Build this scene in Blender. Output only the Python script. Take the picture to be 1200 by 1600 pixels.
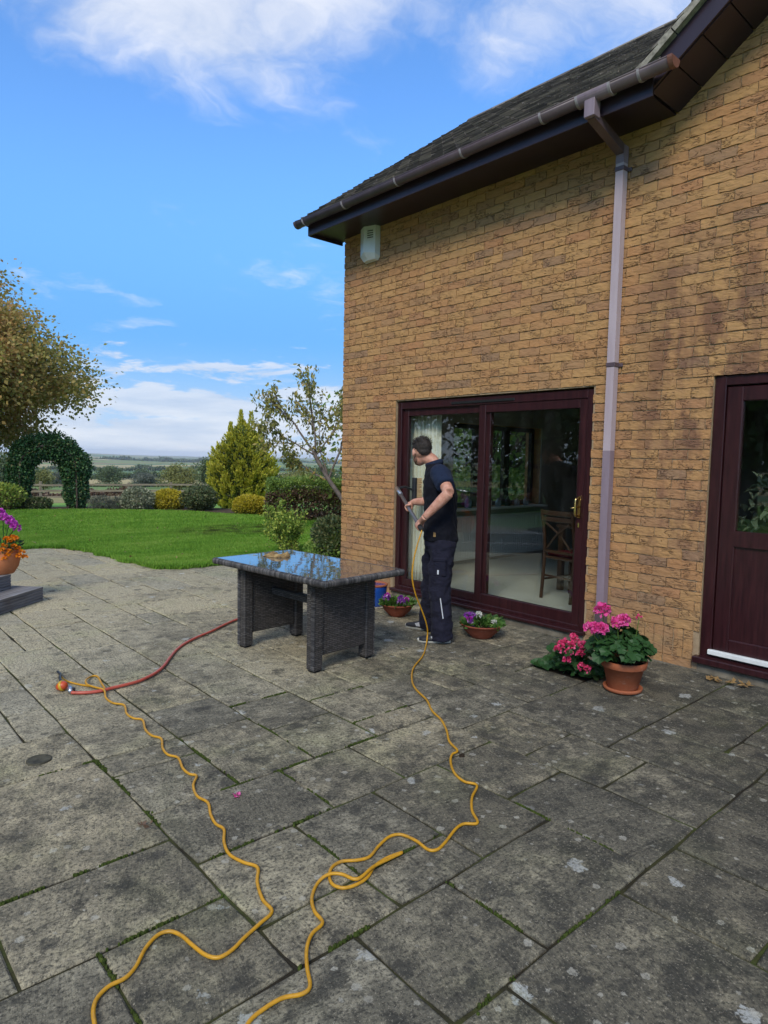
import bpy, math, random
import numpy as np
from mathutils import Vector, Matrix
R_ = math.radians
random.seed(7)
rng = np.random.default_rng(11)
scene = bpy.context.scene
for o in list(bpy.data.objects):
    bpy.data.objects.remove(o)
COL = scene.collection

# ------------------------------------------------------------------ camera
CAM_H = 1.530
F_PX, PITCH, ROLL, YAW = 1036.94, 0.0815617, 0.0188474, 0.7277419
fw = Vector((math.sin(YAW)*math.cos(PITCH), math.cos(YAW)*math.cos(PITCH), -math.sin(PITCH)))
rt = Vector((math.cos(YAW), -math.sin(YAW), 0))
up = rt.cross(fw)
r2 = math.cos(ROLL)*rt + math.sin(ROLL)*up
u2 = -math.sin(ROLL)*rt + math.cos(ROLL)*up
cam_data = bpy.data.cameras.new('camera')
cam = bpy.data.objects.new('camera', cam_data)
COL.objects.link(cam)
M = Matrix((r2, u2, -fw)).transposed().to_4x4()
M.translation = Vector((0, 0, CAM_H))
cam.matrix_world = M
cam_data.sensor_fit = 'HORIZONTAL'
cam_data.sensor_width = 36.0
cam_data.lens = 36.0*F_PX/1200.0
cam_data.clip_start = 0.05
cam_data.clip_end = 20000
scene.camera = cam
scene.render.resolution_x, scene.render.resolution_y = 768, 1024

# ------------------------------------------------------------------ light
SUN_AZ, SUN_EL = 238.0, 40.0         # azimuth from +y towards +x: behind the camera to the left, veiled by cloud
EXPOSURE = 0.74
SKY_STRENGTH = 0.14
sd = Vector((math.sin(R_(SUN_AZ))*math.cos(R_(SUN_EL)), math.cos(R_(SUN_AZ))*math.cos(R_(SUN_EL)), math.sin(R_(SUN_EL))))
sun_data = bpy.data.lights.new('sun', 'SUN')
sun_data.energy = 1.5
sun_data.angle = R_(18)
sun_data.color = (1.0, 0.91, 0.76)
sun = bpy.data.objects.new('sun', sun_data)
COL.objects.link(sun)
sun.rotation_euler = (-sd).to_track_quat('-Z', 'Y').to_euler()
sun.location = (20, 5, 20)
scene.view_settings.view_transform = 'Standard'
scene.view_settings.look = 'None'
scene.view_settings.gamma = 1.0
scene.view_settings.use_curve_mapping = False
scene.view_settings.exposure = EXPOSURE
scene.cycles.max_bounces = 8
scene.cycles.transparent_max_bounces = 24
scene.cycles.use_denoising = True

# ------------------------------------------------------------------ node helper
class NT:
    def __init__(self, tree):
        self.t = tree
    def n(self, kind, ins=None, **props):
        nd = self.t.nodes.new(kind)
        for k, v in props.items():
            setattr(nd, k, v)
        for k, v in (ins or {}).items():
            s = nd.inputs[k]
            if isinstance(v, bpy.types.NodeSocket):
                self.t.links.new(v, s)
            else:
                s.default_value = v
        return nd
    def math(self, op, a, b=0.0, c=0.0, clamp=False):
        nd = self.n('ShaderNodeMath', {0: a, 1: b, 2: c}, operation=op)
        nd.use_clamp = clamp
        return nd.outputs[0]
    def mix(self, fac, a, b, blend='MIX'):
        nd = self.n('ShaderNodeMix', data_type='RGBA', blend_type=blend)
        for i, v in ((0, fac), (6, a), (7, b)):
            if isinstance(v, bpy.types.NodeSocket):
                self.t.links.new(v, nd.inputs[i])
            else:
                nd.inputs[i].default_value = v if i == 0 else (*v[:3], 1)
        return nd.outputs[2]
    def noise(self, vec, scale, detail=4, rough=0.55, out=0, dist=0.0):
        ins = {'Scale': scale, 'Detail': detail, 'Roughness': rough, 'Distortion': dist}
        if vec is not None:
            ins['Vector'] = vec
        return self.n('ShaderNodeTexNoise', ins).outputs[out]
    def ramp(self, fac, stops, interp='LINEAR'):
        nd = self.n('ShaderNodeValToRGB', {'Fac': fac})
        cr = nd.color_ramp
        cr.interpolation = interp
        while len(cr.elements) > 1:
            cr.elements.remove(cr.elements[-1])
        for i, (p, c) in enumerate(stops):
            e = cr.elements[0] if i == 0 else cr.elements.new(p)
            e.position = p
            e.color = (*c[:3], 1) if hasattr(c, '__len__') else (c, c, c, 1)
        return nd.outputs[0]
    def maprange(self, v, a, b, c=0.0, d=1.0, smooth=False):
        nd = self.n('ShaderNodeMapRange', {'Value': v, 'From Min': a, 'From Max': b, 'To Min': c, 'To Max': d})
        if smooth:
            nd.interpolation_type = 'SMOOTHSTEP'
        return nd.outputs[0]
    def mapping(self, vec, loc=(0, 0, 0), rot=(0, 0, 0), scale=(1, 1, 1)):
        return self.n('ShaderNodeMapping', {'Vector': vec, 'Location': loc, 'Rotation': rot, 'Scale': scale}).outputs[0]
    def vmath(self, op, a, b=(0, 0, 0)):
        nd = self.n('ShaderNodeVectorMath', {0: a, 1: b}, operation=op)
        return nd.outputs[0]
    def bump(self, h, strength=0.5, dist=0.01, normal=None):
        ins = {'Height': h, 'Strength': strength, 'Distance': dist}
        if normal is not None:
            ins['Normal'] = normal
        return self.n('ShaderNodeBump', ins).outputs[0]
    def link(self, a, b):
        self.t.links.new(a, b)

MATS = {}
def material(name):
    m = bpy.data.materials.new(name)
    m.use_nodes = True
    nt = NT(m.node_tree)
    bs = m.node_tree.nodes['Principled BSDF']
    MATS[name] = m
    return m, nt, bs
def setp(nt, bs, **kw):
    names = dict(color='Base Color', rough='Roughness', normal='Normal', metal='Metallic', spec='Specular IOR Level',
                 coat='Coat Weight', coatr='Coat Roughness', sheen='Sheen Weight', ior='IOR')
    for k, v in kw.items():
        s = bs.inputs[names[k]]
        if isinstance(v, bpy.types.NodeSocket):
            nt.link(v, s)
        elif k == 'color':
            s.default_value = (*v[:3], 1)
        else:
            s.default_value = v

# ------------------------------------------------------------------ sky
world = bpy.data.worlds.new('World')
scene.world = world
world.use_nodes = True
wn = NT(world.node_tree)
bg = world.node_tree.nodes['Background']
sky = wn.n('ShaderNodeTexSky', sky_type='NISHITA', sun_disc=False)
sky.sun_elevation = R_(SUN_EL)
sky.sun_rotation = R_(SUN_AZ)
sky.altitude = 100
sky.air_density = 1.0
sky.dust_density = 0.9
sky.ozone_density = 2.6
gen = wn.n('ShaderNodeTexCoord').outputs['Generated']
sep = wn.n('ShaderNodeSeparateXYZ', {0: gen})
zc = wn.math('MAXIMUM', sep.outputs[2], 0.0)
den = wn.math('ADD', zc, 0.10)
px_ = wn.math('DIVIDE', sep.outputs[0], den)
py_ = wn.math('DIVIDE', sep.outputs[1], den)
pl = wn.n('ShaderNodeCombineXYZ', {0: px_, 1: py_, 2: 0.0}).outputs[0]
# high broken cloud: soft lobes, thicker overhead
warp = wn.noise(pl, 2.2, 4, 0.55, out=1)
plw = wn.vmath('ADD', pl, wn.vmath('MULTIPLY', wn.vmath('SUBTRACT', warp, (0.5, 0.5, 0.5)), (0.42, 0.42, 0)))
big = wn.noise(wn.mapping(plw, loc=(12.46, 4.08, 0)), 1.5, 2, 0.5)
fine = wn.noise(plw, 4.2, 8, 0.60)
hi = wn.math('ADD', wn.math('MULTIPLY', big, 0.60), wn.math('MULTIPLY', fine, 0.40))
lift = wn.maprange(sep.outputs[2], 0.36, 0.56, -0.12, 0.085, smooth=True)
hi = wn.maprange(wn.math('ADD', hi, lift), 0.43, 0.68, smooth=True)
# low bank of flat stratus near the horizon, ragged along its top
lowv = wn.n('ShaderNodeCombineXYZ', {0: wn.math('MULTIPLY', sep.outputs[0], 3.4), 1: wn.math('MULTIPLY', sep.outputs[1], 3.4), 2: wn.math('MULTIPLY', sep.outputs[2], 15.0)}).outputs[0]
low = wn.noise(wn.mapping(lowv, loc=(0.4, 2.2, 0.35)), 2.3, 8, 0.60, dist=0.35)
cut = wn.maprange(sep.outputs[2], 0.06, 0.185, 0.36, 0.635)
low = wn.maprange(wn.math('SUBTRACT', low, cut), -0.01, 0.09, smooth=True)
low = wn.math('MULTIPLY', low, wn.maprange(sep.outputs[2], 0.24, 0.16, smooth=True))
shade = wn.noise(wn.mapping(lowv, loc=(0.4, 2.2, 0.10), scale=(0.8, 0.8, 1.5)), 1.5, 6, 0.6)
lowcol = wn.mix(wn.maprange(shade, 0.36, 0.60), (2.6, 2.95, 3.6), (4.0, 4.05, 4.2))
hicol = wn.mix(wn.maprange(fine, 0.35, 0.62), (3.0, 3.3, 3.85), (4.1, 4.2, 4.45))
horizon = wn.maprange(sep.outputs[2], 0.17, -0.01, 0.0, 0.95, smooth=True)
c0 = wn.mix(1.0, sky.outputs[0], (0.60, 0.92, 1.22), 'MULTIPLY')
c0 = wn.mix(wn.maprange(sep.outputs[2], 0.46, 0.16, 0.0, 0.9, smooth=True), c0, (0.68, 1.95, 3.95))
c0 = wn.mix(horizon, c0, (2.55, 3.25, 4.15))
c1 = wn.mix(wn.math('MULTIPLY', hi, 0.80), c0, hicol)
c2 = wn.mix(wn.math('MULTIPLY', low, 0.68), c1, lowcol)
wn.link(c2, bg.inputs['Color'])
bg.inputs['Strength'].default_value = SKY_STRENGTH

# ------------------------------------------------------------------ mesh helpers
def wmat(o):
    m = o.matrix_basis.copy()
    if o.parent is not None:
        m = wmat(o.parent) @ o.matrix_parent_inverse @ m
    return m
def link(o, parent=None, world=False):
    """world=True: the piece is modelled in world coordinates and keeps its place under the parent"""
    COL.objects.link(o)
    if parent is not None:
        o.parent = parent
        if world:
            o.matrix_parent_inverse = wmat(parent).inverted()
    return o
def tag(o, label, cat, group=None, kind=None):
    o['label'] = label
    o['category'] = cat
    if group:
        o['group'] = group
    if kind:
        o['kind'] = kind
    return o
def empty(name, loc=(0, 0, 0), rz=0.0, label=None, cat=None, group=None):
    o = bpy.data.objects.new(name, None)
    o.empty_display_size = 0.1
    o.location = loc
    o.rotation_euler = (0, 0, rz)
    COL.objects.link(o)
    if label:
        tag(o, label, cat, group)
    return o
def mesh_np(name, V, F, smooth=False):
    """V (N,3); F list of (M,k) int arrays"""
    V = np.asarray(V, dtype=np.float32)
    if not isinstance(F, list):
        F = [F]
    F = [np.asarray(f, dtype=np.int32) for f in F if len(f)]
    me = bpy.data.meshes.new(name)
    me.vertices.add(len(V))
    me.vertices.foreach_set('co', V.ravel())
    loops = np.concatenate([f.ravel() for f in F])
    tot = np.concatenate([np.full(len(f), f.shape[1], dtype=np.int32) for f in F])
    st = np.concatenate([[0], np.cumsum(tot)[:-1]]).astype(np.int32)
    me.loops.add(len(loops))
    me.loops.foreach_set('vertex_index', loops)
    me.polygons.add(len(tot))
    me.polygons.foreach_set('loop_start', st)
    me.polygons.foreach_set('loop_total', tot)
    if smooth:
        me.polygons.foreach_set('use_smooth', np.ones(len(tot), dtype=bool))
    me.update(calc_edges=True)
    me.validate()
    return me
class MB:
    """collects polygons into one mesh"""
    def __init__(self):
        self.v, self.f = [], []
    def add(self, V, F):
        b = len(self.v)
        self.v.extend([tuple(p) for p in V])
        self.f.extend([tuple(i+b for i in q) for q in F])
        return self
    def box(self, a, b, bev=0.0):
        x0, y0, z0 = [min(p, q) for p, q in zip(a, b)]
        x1, y1, z1 = [max(p, q) for p, q in zip(a, b)]
        if bev <= 0:
            V = [(x0, y0, z0), (x1, y0, z0), (x1, y1, z0), (x0, y1, z0), (x0, y0, z1), (x1, y0, z1), (x1, y1, z1), (x0, y1, z1)]
            F = [(0, 3, 2, 1), (4, 5, 6, 7), (0, 1, 5, 4), (1, 2, 6, 5), (2, 3, 7, 6), (3, 0, 4, 7)]
            return self.add(V, F)
        bev = min(bev, 0.49*min(x1-x0, y1-y0, z1-z0))
        V, idx = [], {}
        for i, (xa, xs) in enumerate(((x0, 1), (x1, -1))):
            for j, (ya, ys) in enumerate(((y0, 1), (y1, -1))):
                for k, (za, zs) in enumerate(((z0, 1), (z1, -1))):
                    idx[i, j, k] = len(V)
                    V += [(xa, ya+ys*bev, za+zs*bev), (xa+xs*bev, ya, za+zs*bev), (xa+xs*bev, ya+ys*bev, za)]
        g = lambda i, j, k, a: idx[i, j, k]+a
        F = [(g(0,0,0,0), g(0,0,1,0), g(0,1,1,0), g(0,1,0,0)), (g(1,0,0,0), g(1,1,0,0), g(1,1,1,0), g(1,0,1,0)),
             (g(0,0,0,1), g(1,0,0,1), g(1,0,1,1), g(0,0,1,1)), (g(0,1,0,1), g(0,1,1,1), g(1,1,1,1), g(1,1,0,1)),
             (g(0,0,0,2), g(0,1,0,2), g(1,1,0,2), g(1,0,0,2)), (g(0,0,1,2), g(1,0,1,2), g(1,1,1,2), g(0,1,1,2))]
        for i in (0, 1):
            for j in (0, 1):
                F.append((g(i,j,0,0), g(i,j,1,0), g(i,j,1,1), g(i,j,0,1)))
        for i in (0, 1):
            for k in (0, 1):
                F.append((g(i,0,k,0), g(i,1,k,0), g(i,1,k,2), g(i,0,k,2)))
        for j in (0, 1):
            for k in (0, 1):
                F.append((g(0,j,k,1), g(1,j,k,1), g(1,j,k,2), g(0,j,k,2)))
        for i in (0, 1):
            for j in (0, 1):
                for k in (0, 1):
                    F.append((g(i,j,k,0), g(i,j,k,1), g(i,j,k,2)))
        return self.add(V, F)
    def prism(self, prof, axis, a, b):
        """closed 2-D profile swept along axis from a to b"""
        n = len(prof)
        def P(p, t):
            return {'x': (t, p[0], p[1]), 'y': (p[0], t, p[1]), 'z': (p[0], p[1], t)}[axis]
        V = [P(p, a) for p in prof]+[P(p, b) for p in prof]
        F = [(i, (i+1) % n, n+(i+1) % n, n+i) for i in range(n)]+[tuple(range(n))[::-1], tuple(range(n, 2*n))]
        return self.add(V, F)
    def lathe(self, prof, n=24, c=(0, 0, 0)):
        """profile of (r, z); r=0 closes"""
        V, F = [], []
        for r, z in prof:
            for k in range(n):
                a = 2*math.pi*k/n
                V.append((c[0]+r*math.cos(a), c[1]+r*math.sin(a), c[2]+z))
        for i in range(len(prof)-1):
            for k in range(n):
                F.append((i*n+k, i*n+(k+1) % n, (i+1)*n+(k+1) % n, (i+1)*n+k))
        return self.add(V, F)
    def tube(self, pts, rad, n=8, cap=True, flat=1.0):
        pts = [Vector(p) for p in pts]
        rads = rad if hasattr(rad, '__len__') else [rad]*len(pts)
        V, F = [], []
        ref = None
        for i, p in enumerate(pts):
            t = (pts[min(i+1, len(pts)-1)]-pts[max(i-1, 0)])
            if t.length < 1e-9:
                t = Vector((0, 0, 1))
            t.normalize()
            if ref is None:
                ref = Vector((0, 0, 1)) if abs(t.z) < 0.9 else Vector((1, 0, 0))
            u = (ref-t*ref.dot(t)).normalized()
            ref = u
            w = t.cross(u)
            for k in range(n):
                a = 2*math.pi*k/n
                V.append(p+(u*math.cos(a)*flat+w*math.sin(a))*rads[i])
        for i in range(len(pts)-1):
            for k in range(n):
                F.append((i*n+k, i*n+(k+1) % n, (i+1)*n+(k+1) % n, (i+1)*n+k))
        if cap:
            F.append(tuple(range(n))[::-1])
            F.append(tuple(range((len(pts)-1)*n, len(pts)*n)))
        return self.add(V, F)
    def rings(self, rings, cap=True):
        """list of equal-length vertex rings"""
        n = len(rings[0])
        V = [p for r in rings for p in r]
        F = []
        for i in range(len(rings)-1):
            for k in range(n):
                F.append((i*n+k, i*n+(k+1) % n, (i+1)*n+(k+1) % n, (i+1)*n+k))
        if cap:
            F.append(tuple(range(n))[::-1])
            F.append(tuple(range((len(rings)-1)*n, len(rings)*n)))
        return self.add(V, F)
    def ellipsoid(self, c, r, rot=None, nu=14, nv=9):
        rr = []
        m = rot or Matrix.Identity(3)
        for j in range(nv+1):
            th = math.pi*(j+0.02*(j == 0)-0.02*(j == nv))/nv
            ring = []
            for k in range(nu):
                a = 2*math.pi*k/nu
                p = m @ Vector((r[0]*math.sin(th)*math.cos(a), r[1]*math.sin(th)*math.sin(a), -r[2]*math.cos(th)))
                ring.append(Vector(c)+p)
            rr.append(ring)
        return self.rings(rr)
    def xform(self, mat):
        self.v = [tuple(mat @ Vector(p)) for p in self.v]
        return self
    def mesh(self, name, smooth=False):
        me = bpy.data.meshes.new(name)
        me.from_pydata(self.v, [], self.f)
        if smooth:
            me.polygons.foreach_set('use_smooth', [True]*len(me.polygons))
        me.update()
        return me
    def build(self, name, m, parent=None, smooth=False, loc=None, world=False):
        me = self.mesh(name, smooth)
        if m is not None:
            me.materials.append(MATS[m] if isinstance(m, str) else m)
        o = bpy.data.objects.new(name, me)
        if loc is not None:
            o.location = loc
        return link(o, parent, world)
def obj(name, me, m=None, parent=None, loc=None, rot=None, scale=None, world=False):
    if m is not None and not me.materials:
        me.materials.append(MATS[m] if isinstance(m, str) else m)
    o = bpy.data.objects.new(name, me)
    if loc is not None:
        o.location = loc
    if rot is not None:
        o.rotation_euler = rot
    if scale is not None:
        o.scale = scale
    return link(o, parent, world)
def structure(o):
    o['kind'] = 'structure'
    return o
def stuff(o):
    o['kind'] = 'stuff'
    return o
def catmull(P, k=6, closed=False):
    P = [Vector(p) for p in P]
    out = []
    n = len(P)
    for i in range(n-1):
        a, b, c, d = P[max(i-1, 0)], P[i], P[i+1], P[min(i+2, n-1)]
        for j in range(k):
            t = j/k
            out.append(0.5*((2*b)+(c-a)*t+(2*a-5*b+4*c-d)*t*t+(3*b-a-3*c+d)*t**3))
    out.append(P[-1])
    return out
def ray_px(px, py):
    return (fw*F_PX+r2*(px-600)-u2*(py-800))
TR_R = [0, 20, 40, 150, 600, 3000, 7000]
TR_Z = [-0.06, -0.06, -1.25, -5.5, -14, -20, -20]
def terrain(x, y):
    r = np.hypot(x, y)
    return np.interp(r, TR_R, TR_Z)
def leaves(P, D, size, aspect=0.55, jit=0.35, fold=0.25, upb=0.0, rg=None):
    """diamond leaves at points P pointing along D (both (N,3)); returns V,F"""
    rg = rg or rng
    N = len(P)
    D = D/np.maximum(np.linalg.norm(D, axis=1, keepdims=True), 1e-6)
    rv = rg.normal(size=(N, 3))
    rv[:, 2] += upb
    S = np.cross(D, rv)
    S /= np.maximum(np.linalg.norm(S, axis=1, keepdims=True), 1e-6)
    Nn = np.cross(D, S)
    L = size*(1+jit*rg.uniform(-1, 1, (N, 1)))
    Wd = L*aspect*0.5
    mid = P+D*L*0.45
    V = np.empty((N, 4, 3))
    V[:, 0] = P
    V[:, 1] = mid+S*Wd+Nn*Wd*fold
    V[:, 2] = P+D*L
    V[:, 3] = mid-S*Wd+Nn*Wd*fold
    b = np.arange(N)[:, None]*4
    F = np.concatenate([b+np.array([[0, 1, 2]]), b+np.array([[0, 2, 3]])])
    return V.reshape(-1, 3), F
def unit(n, rg=None):
    v = (rg or rng).normal(size=(n, 3))
    return v/np.linalg.norm(v, axis=1, keepdims=True)

# ------------------------------------------------------------------ materials
def pos(nt):
    return nt.n('ShaderNodeNewGeometry').outputs['Position']
def simple(name, col, rough=0.6, spec=0.5, var=0.15, scale=20.0, bump=0.0, bscale=60.0, metal=0.0, coord='pos', sheen=0.0):
    m, nt, bs = material(name)
    v = pos(nt) if coord == 'pos' else nt.n('ShaderNodeTexCoord').outputs['Object']
    n = nt.noise(v, scale, 5, 0.6)
    k = nt.maprange(n, 0.3, 0.7, 1-var, 1+var)
    c = nt.mix(1.0, col, nt.n('ShaderNodeCombineColor', {0: k, 1: k, 2: k}).outputs[0], 'MULTIPLY')
    setp(nt, bs, color=c, rough=rough, spec=spec, metal=metal, sheen=sheen)
    if bump:
        setp(nt, bs, normal=nt.bump(nt.noise(v, bscale, 5, 0.6), bump, 0.004))
    return m
def leafmat(name, ramp, trans=0.3, rough=0.5, noise_scale=0.0, spec=0.3, tint=None):
    """colour differs from leaf to leaf; leaves let some light through"""
    m, nt, bs = material(name)
    rnd = nt.n('ShaderNodeNewGeometry').outputs['Random Per Island']
    if noise_scale:
        nz = nt.noise(pos(nt), noise_scale, 3, 0.5)
        rnd = nt.math('ADD', nt.math('MULTIPLY', rnd, 0.55), nt.maprange(nz, 0.25, 0.75, -0.05, 0.5), clamp=True)
    c = nt.ramp(rnd, ramp)
    setp(nt, bs, color=c, rough=rough, spec=spec)
    tr = nt.n('ShaderNodeBsdfTranslucent', {'Color': c})
    mx = nt.n('ShaderNodeMixShader', {0: trans, 1: bs.outputs[0], 2: tr.outputs[0]})
    nt.link(mx.outputs[0], m.node_tree.nodes['Material Output'].inputs['Surface'])
    return m

# brick: colour chosen brick by brick from the bond, folds of the hand-made face as bump
m, nt, bs = material('brick')
p = pos(nt)
sp = nt.n('ShaderNodeSeparateXYZ', {0: p})
crs = nt.math('FLOOR', nt.math('DIVIDE', nt.math('SUBTRACT', sp.outputs[2], 0.280), 0.075))
half = nt.math('MULTIPLY', nt.math('MODULO', nt.math('ABSOLUTE', crs), 2.0), 0.1125)
colm = nt.math('FLOOR', nt.math('DIVIDE', nt.math('SUBTRACT', nt.math('SUBTRACT', 6.365, sp.outputs[1]), half), 0.225))
cell = nt.n('ShaderNodeCombineXYZ', {0: crs, 1: colm, 2: 3.7}).outputs[0]
wnz = nt.n('ShaderNodeTexWhiteNoise', {'Vector': cell}, noise_dimensions='3D')
rv = wnz.outputs['Value']
rc = wnz.outputs['Color']
off = nt.vmath('MULTIPLY', rc, (13.0, 17.0, 19.0))
pp = nt.vmath('ADD', p, off)
bc = nt.ramp(rv, [(0.0, (0.475, 0.285, 0.122)), (0.25, (0.505, 0.298, 0.124)), (0.45, (0.445, 0.252, 0.108)), (0.60, (0.465, 0.235, 0.106)),
                  (0.72, (0.385, 0.225, 0.112)), (0.83, (0.335, 0.198, 0.114)), (0.91, (0.440, 0.205, 0.102)), (0.965, (0.250, 0.162, 0.115)), (1.0, (0.235, 0.160, 0.120))])
mot = nt.noise(nt.mapping(pp, scale=(1, 1, 2.2)), 16, 5, 0.65)
bc = nt.mix(nt.maprange(mot, 0.45, 0.75, 0.0, 0.60), bc, (0.31, 0.180, 0.105))
bc = nt.mix(0.35, bc, (0.405, 0.236, 0.106))
bc = nt.mix(1.0, bc, (0.95, 0.90, 0.86), 'MULTIPLY')
grain = nt.noise(pp, 220, 3, 0.6)
bc = nt.mix(nt.maprange(grain, 0.5, 0.8, 0.0, 0.45), bc, (0.56, 0.37, 0.19))
fold_v = nt.mapping(pp, rot=(0.45, 0, 0), scale=(1, 8, 26))
fold = nt.noise(fold_v, 1.35, 3, 0.5, dist=1.1)
crease = nt.math('SUBTRACT', 1.0, nt.math('ABSOLUTE', nt.maprange(fold, 0.36, 0.64, -1, 1)))
crease = nt.math('POWER', nt.math('MAXIMUM', crease, 0.0), 7.0)
crease = nt.math('MULTIPLY', crease, nt.maprange(nt.noise(pp, 8, 2), 0.47, 0.58))
bc = nt.mix(nt.math('MULTIPLY', crease, 0.78), bc, (0.10, 0.060, 0.042))  # relief shadow in the folds, painted into the brick colour
# rust-brown run-off stains on the wall between the doors
st = nt.noise(nt.mapping(p, scale=(1, 1.6, 0.75)), 3.1, 5, 0.62)
smask = nt.math('MULTIPLY', nt.maprange(sp.outputs[1], 2.85, 2.35, smooth=True), nt.math('MULTIPLY', nt.maprange(sp.outputs[2], 0.55, 1.1, smooth=True), nt.maprange(sp.outputs[2], 3.7, 2.6, smooth=True)))
smask = nt.math('MULTIPLY', smask, nt.maprange(sp.outputs[1], 1.2, 1.9, smooth=True))
bc = nt.mix(nt.math('MULTIPLY', nt.maprange(st, 0.43, 0.58), nt.math('MULTIPLY', smask, 0.72)), bc, (0.145, 0.070, 0.050))
# greyer, damp lower courses
gz = nt.math('MULTIPLY', nt.maprange(sp.outputs[2], 0.75, 0.05), nt.maprange(nt.noise(p, 5, 4), 0.3, 0.7))
bc = nt.mix(nt.math('MULTIPLY', gz, 0.65), bc, (0.22, 0.165, 0.11))
hgt = nt.math('ADD', nt.math('MULTIPLY', fold, 0.7), nt.math('ADD', nt.math('MULTIPLY', grain, 0.12), nt.math('MULTIPLY', crease, -0.55)))
setp(nt, bs, color=bc, rough=0.9, spec=0.2, normal=nt.bump(hgt, 1.0, 0.012))

m, nt, bs = material('mortar')
p = pos(nt)
c = nt.ramp(nt.noise(p, 14, 6, 0.65), [(0.3, (0.26, 0.185, 0.115)), (0.6, (0.38, 0.280, 0.175)), (0.75, (0.46, 0.35, 0.23))])
setp(nt, bs, color=c, rough=0.95, spec=0.15, normal=nt.bump(nt.noise(p, 180, 4), 0.7, 0.004))

# concrete base under the brickwork
simple('plinth', (0.17, 0.15, 0.115), 0.95, 0.2, 0.4, 9, 0.6, 90)

# riven concrete paving slabs
m, nt, bs = material('slab')
p = pos(nt)
oi = nt.n('ShaderNodeObjectInfo')
rnd = oi.outputs['Random']
oloc = oi.outputs['Location']
offs = nt.n('ShaderNodeCombineXYZ', {0: nt.math('MULTIPLY', rnd, 37.0), 1: nt.math('MULTIPLY', rnd, 91.0), 2: 0.0}).outputs[0]
pp = nt.vmath('ADD', p, offs)
base = nt.ramp(rnd, [(0.0, (0.42, 0.375, 0.255)), (0.3, (0.48, 0.42, 0.280)), (0.5, (0.40, 0.365, 0.265)), (0.7, (0.52, 0.45, 0.290)), (0.85, (0.44, 0.39, 0.265)), (1.0, (0.49, 0.42, 0.275))])
# worn sandy zones, grey-black algae film and painted foreground shade
zone = nt.noise(p, 0.9, 4, 0.6)
alg = nt.noise(pp, 3.0, 8, 0.74)
alg2 = nt.noise(pp, 11.0, 6, 0.72)
spq = nt.n('ShaderNodeSeparateXYZ', {0: p})
near_shade = nt.maprange(nt.math('SUBTRACT', nt.math('MULTIPLY', spq.outputs[0], 0.55), spq.outputs[1]), -5.6, 1.0, -0.085, 0.122)  # shade painted into the slab colour, deeper towards the camera and the house
slab_dirt = nt.maprange(nt.math('FRACT', nt.math('MULTIPLY', rnd, 13.7)), 0, 1, -0.022, 0.022)
mixn = nt.math('ADD', nt.math('MULTIPLY', zone, 0.30), nt.math('ADD', nt.math('MULTIPLY', alg, 0.34), nt.math('MULTIPLY', alg2, 0.36)))
algk = nt.maprange(nt.math('ADD', nt.math('ADD', mixn, near_shade), slab_dirt), 0.425, 0.575)
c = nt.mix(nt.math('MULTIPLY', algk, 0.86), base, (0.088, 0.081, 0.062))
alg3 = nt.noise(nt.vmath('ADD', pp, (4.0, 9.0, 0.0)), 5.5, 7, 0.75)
c = nt.mix(nt.maprange(nt.math('ADD', alg3, near_shade), 0.56, 0.66, 0.0, 0.72), c, (0.034, 0.034, 0.030))
# fine pepper and salt of aggregate and algae
pep = nt.noise(p, 75, 6, 0.80)
c = nt.mix(nt.maprange(pep, 0.48, 0.60, 0.0, 0.85), c, (0.036, 0.035, 0.029))
salt = nt.noise(nt.vmath('ADD', p, (5, 2, 0)), 110, 4, 0.75)
c = nt.mix(nt.maprange(salt, 0.57, 0.70, 0.0, 0.65), c, (0.50, 0.44, 0.33))
# blue-grey lichen blotches and black spots, ragged and of all sizes
def blots(shift, scale, big_, keep, wob, col, amt):
    global c
    w1 = nt.vmath('MULTIPLY', nt.vmath('SUBTRACT', nt.noise(p, scale*4.5, 4, 0.7, out=1), (0.5, 0.5, 0.5)), (wob, wob, 0))
    v1 = nt.n('ShaderNodeTexVoronoi', {'Vector': nt.vmath('ADD', nt.vmath('ADD', p, w1), shift), 'Scale': scale, 'Randomness': 1.0}, voronoi_dimensions='2D')
    q1 = nt.n('ShaderNodeSeparateXYZ', {0: v1.outputs['Color']})
    lim_ = nt.math('MULTIPLY', nt.math('POWER', q1.outputs[0], 2.6), big_)
    edge_ = nt.maprange(nt.math('SUBTRACT', lim_, v1.outputs['Distance']), 0.0, 0.03)
    k_ = nt.math('MULTIPLY', edge_, nt.math('GREATER_THAN', q1.outputs[1], 1-keep))
    k_ = nt.math('MULTIPLY', k_, nt.maprange(nt.noise(p, 95, 4, 0.7), 0.30, 0.52))
    c = nt.mix(nt.math('MULTIPLY', k_, nt.math('MULTIPLY', amt, nt.maprange(q1.outputs[2], 0, 1, 0.45, 1.0))), c, col)
blots((0, 0, 0), 4.6, 0.20, 0.50, 0.13, (0.43, 0.44, 0.41), 0.80)
blots((3.3, 1.7, 0), 6.5, 0.30, 0.60, 0.08, (0.042, 0.041, 0.036), 0.70)
blots((9.3, 5.7, 0), 15.0, 0.34, 0.45, 0.035, (0.050, 0.048, 0.041), 0.75)
blots((7.1, 4.4, 0), 19.0, 0.34, 0.30, 0.03, (0.42, 0.40, 0.33), 0.70)
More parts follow.
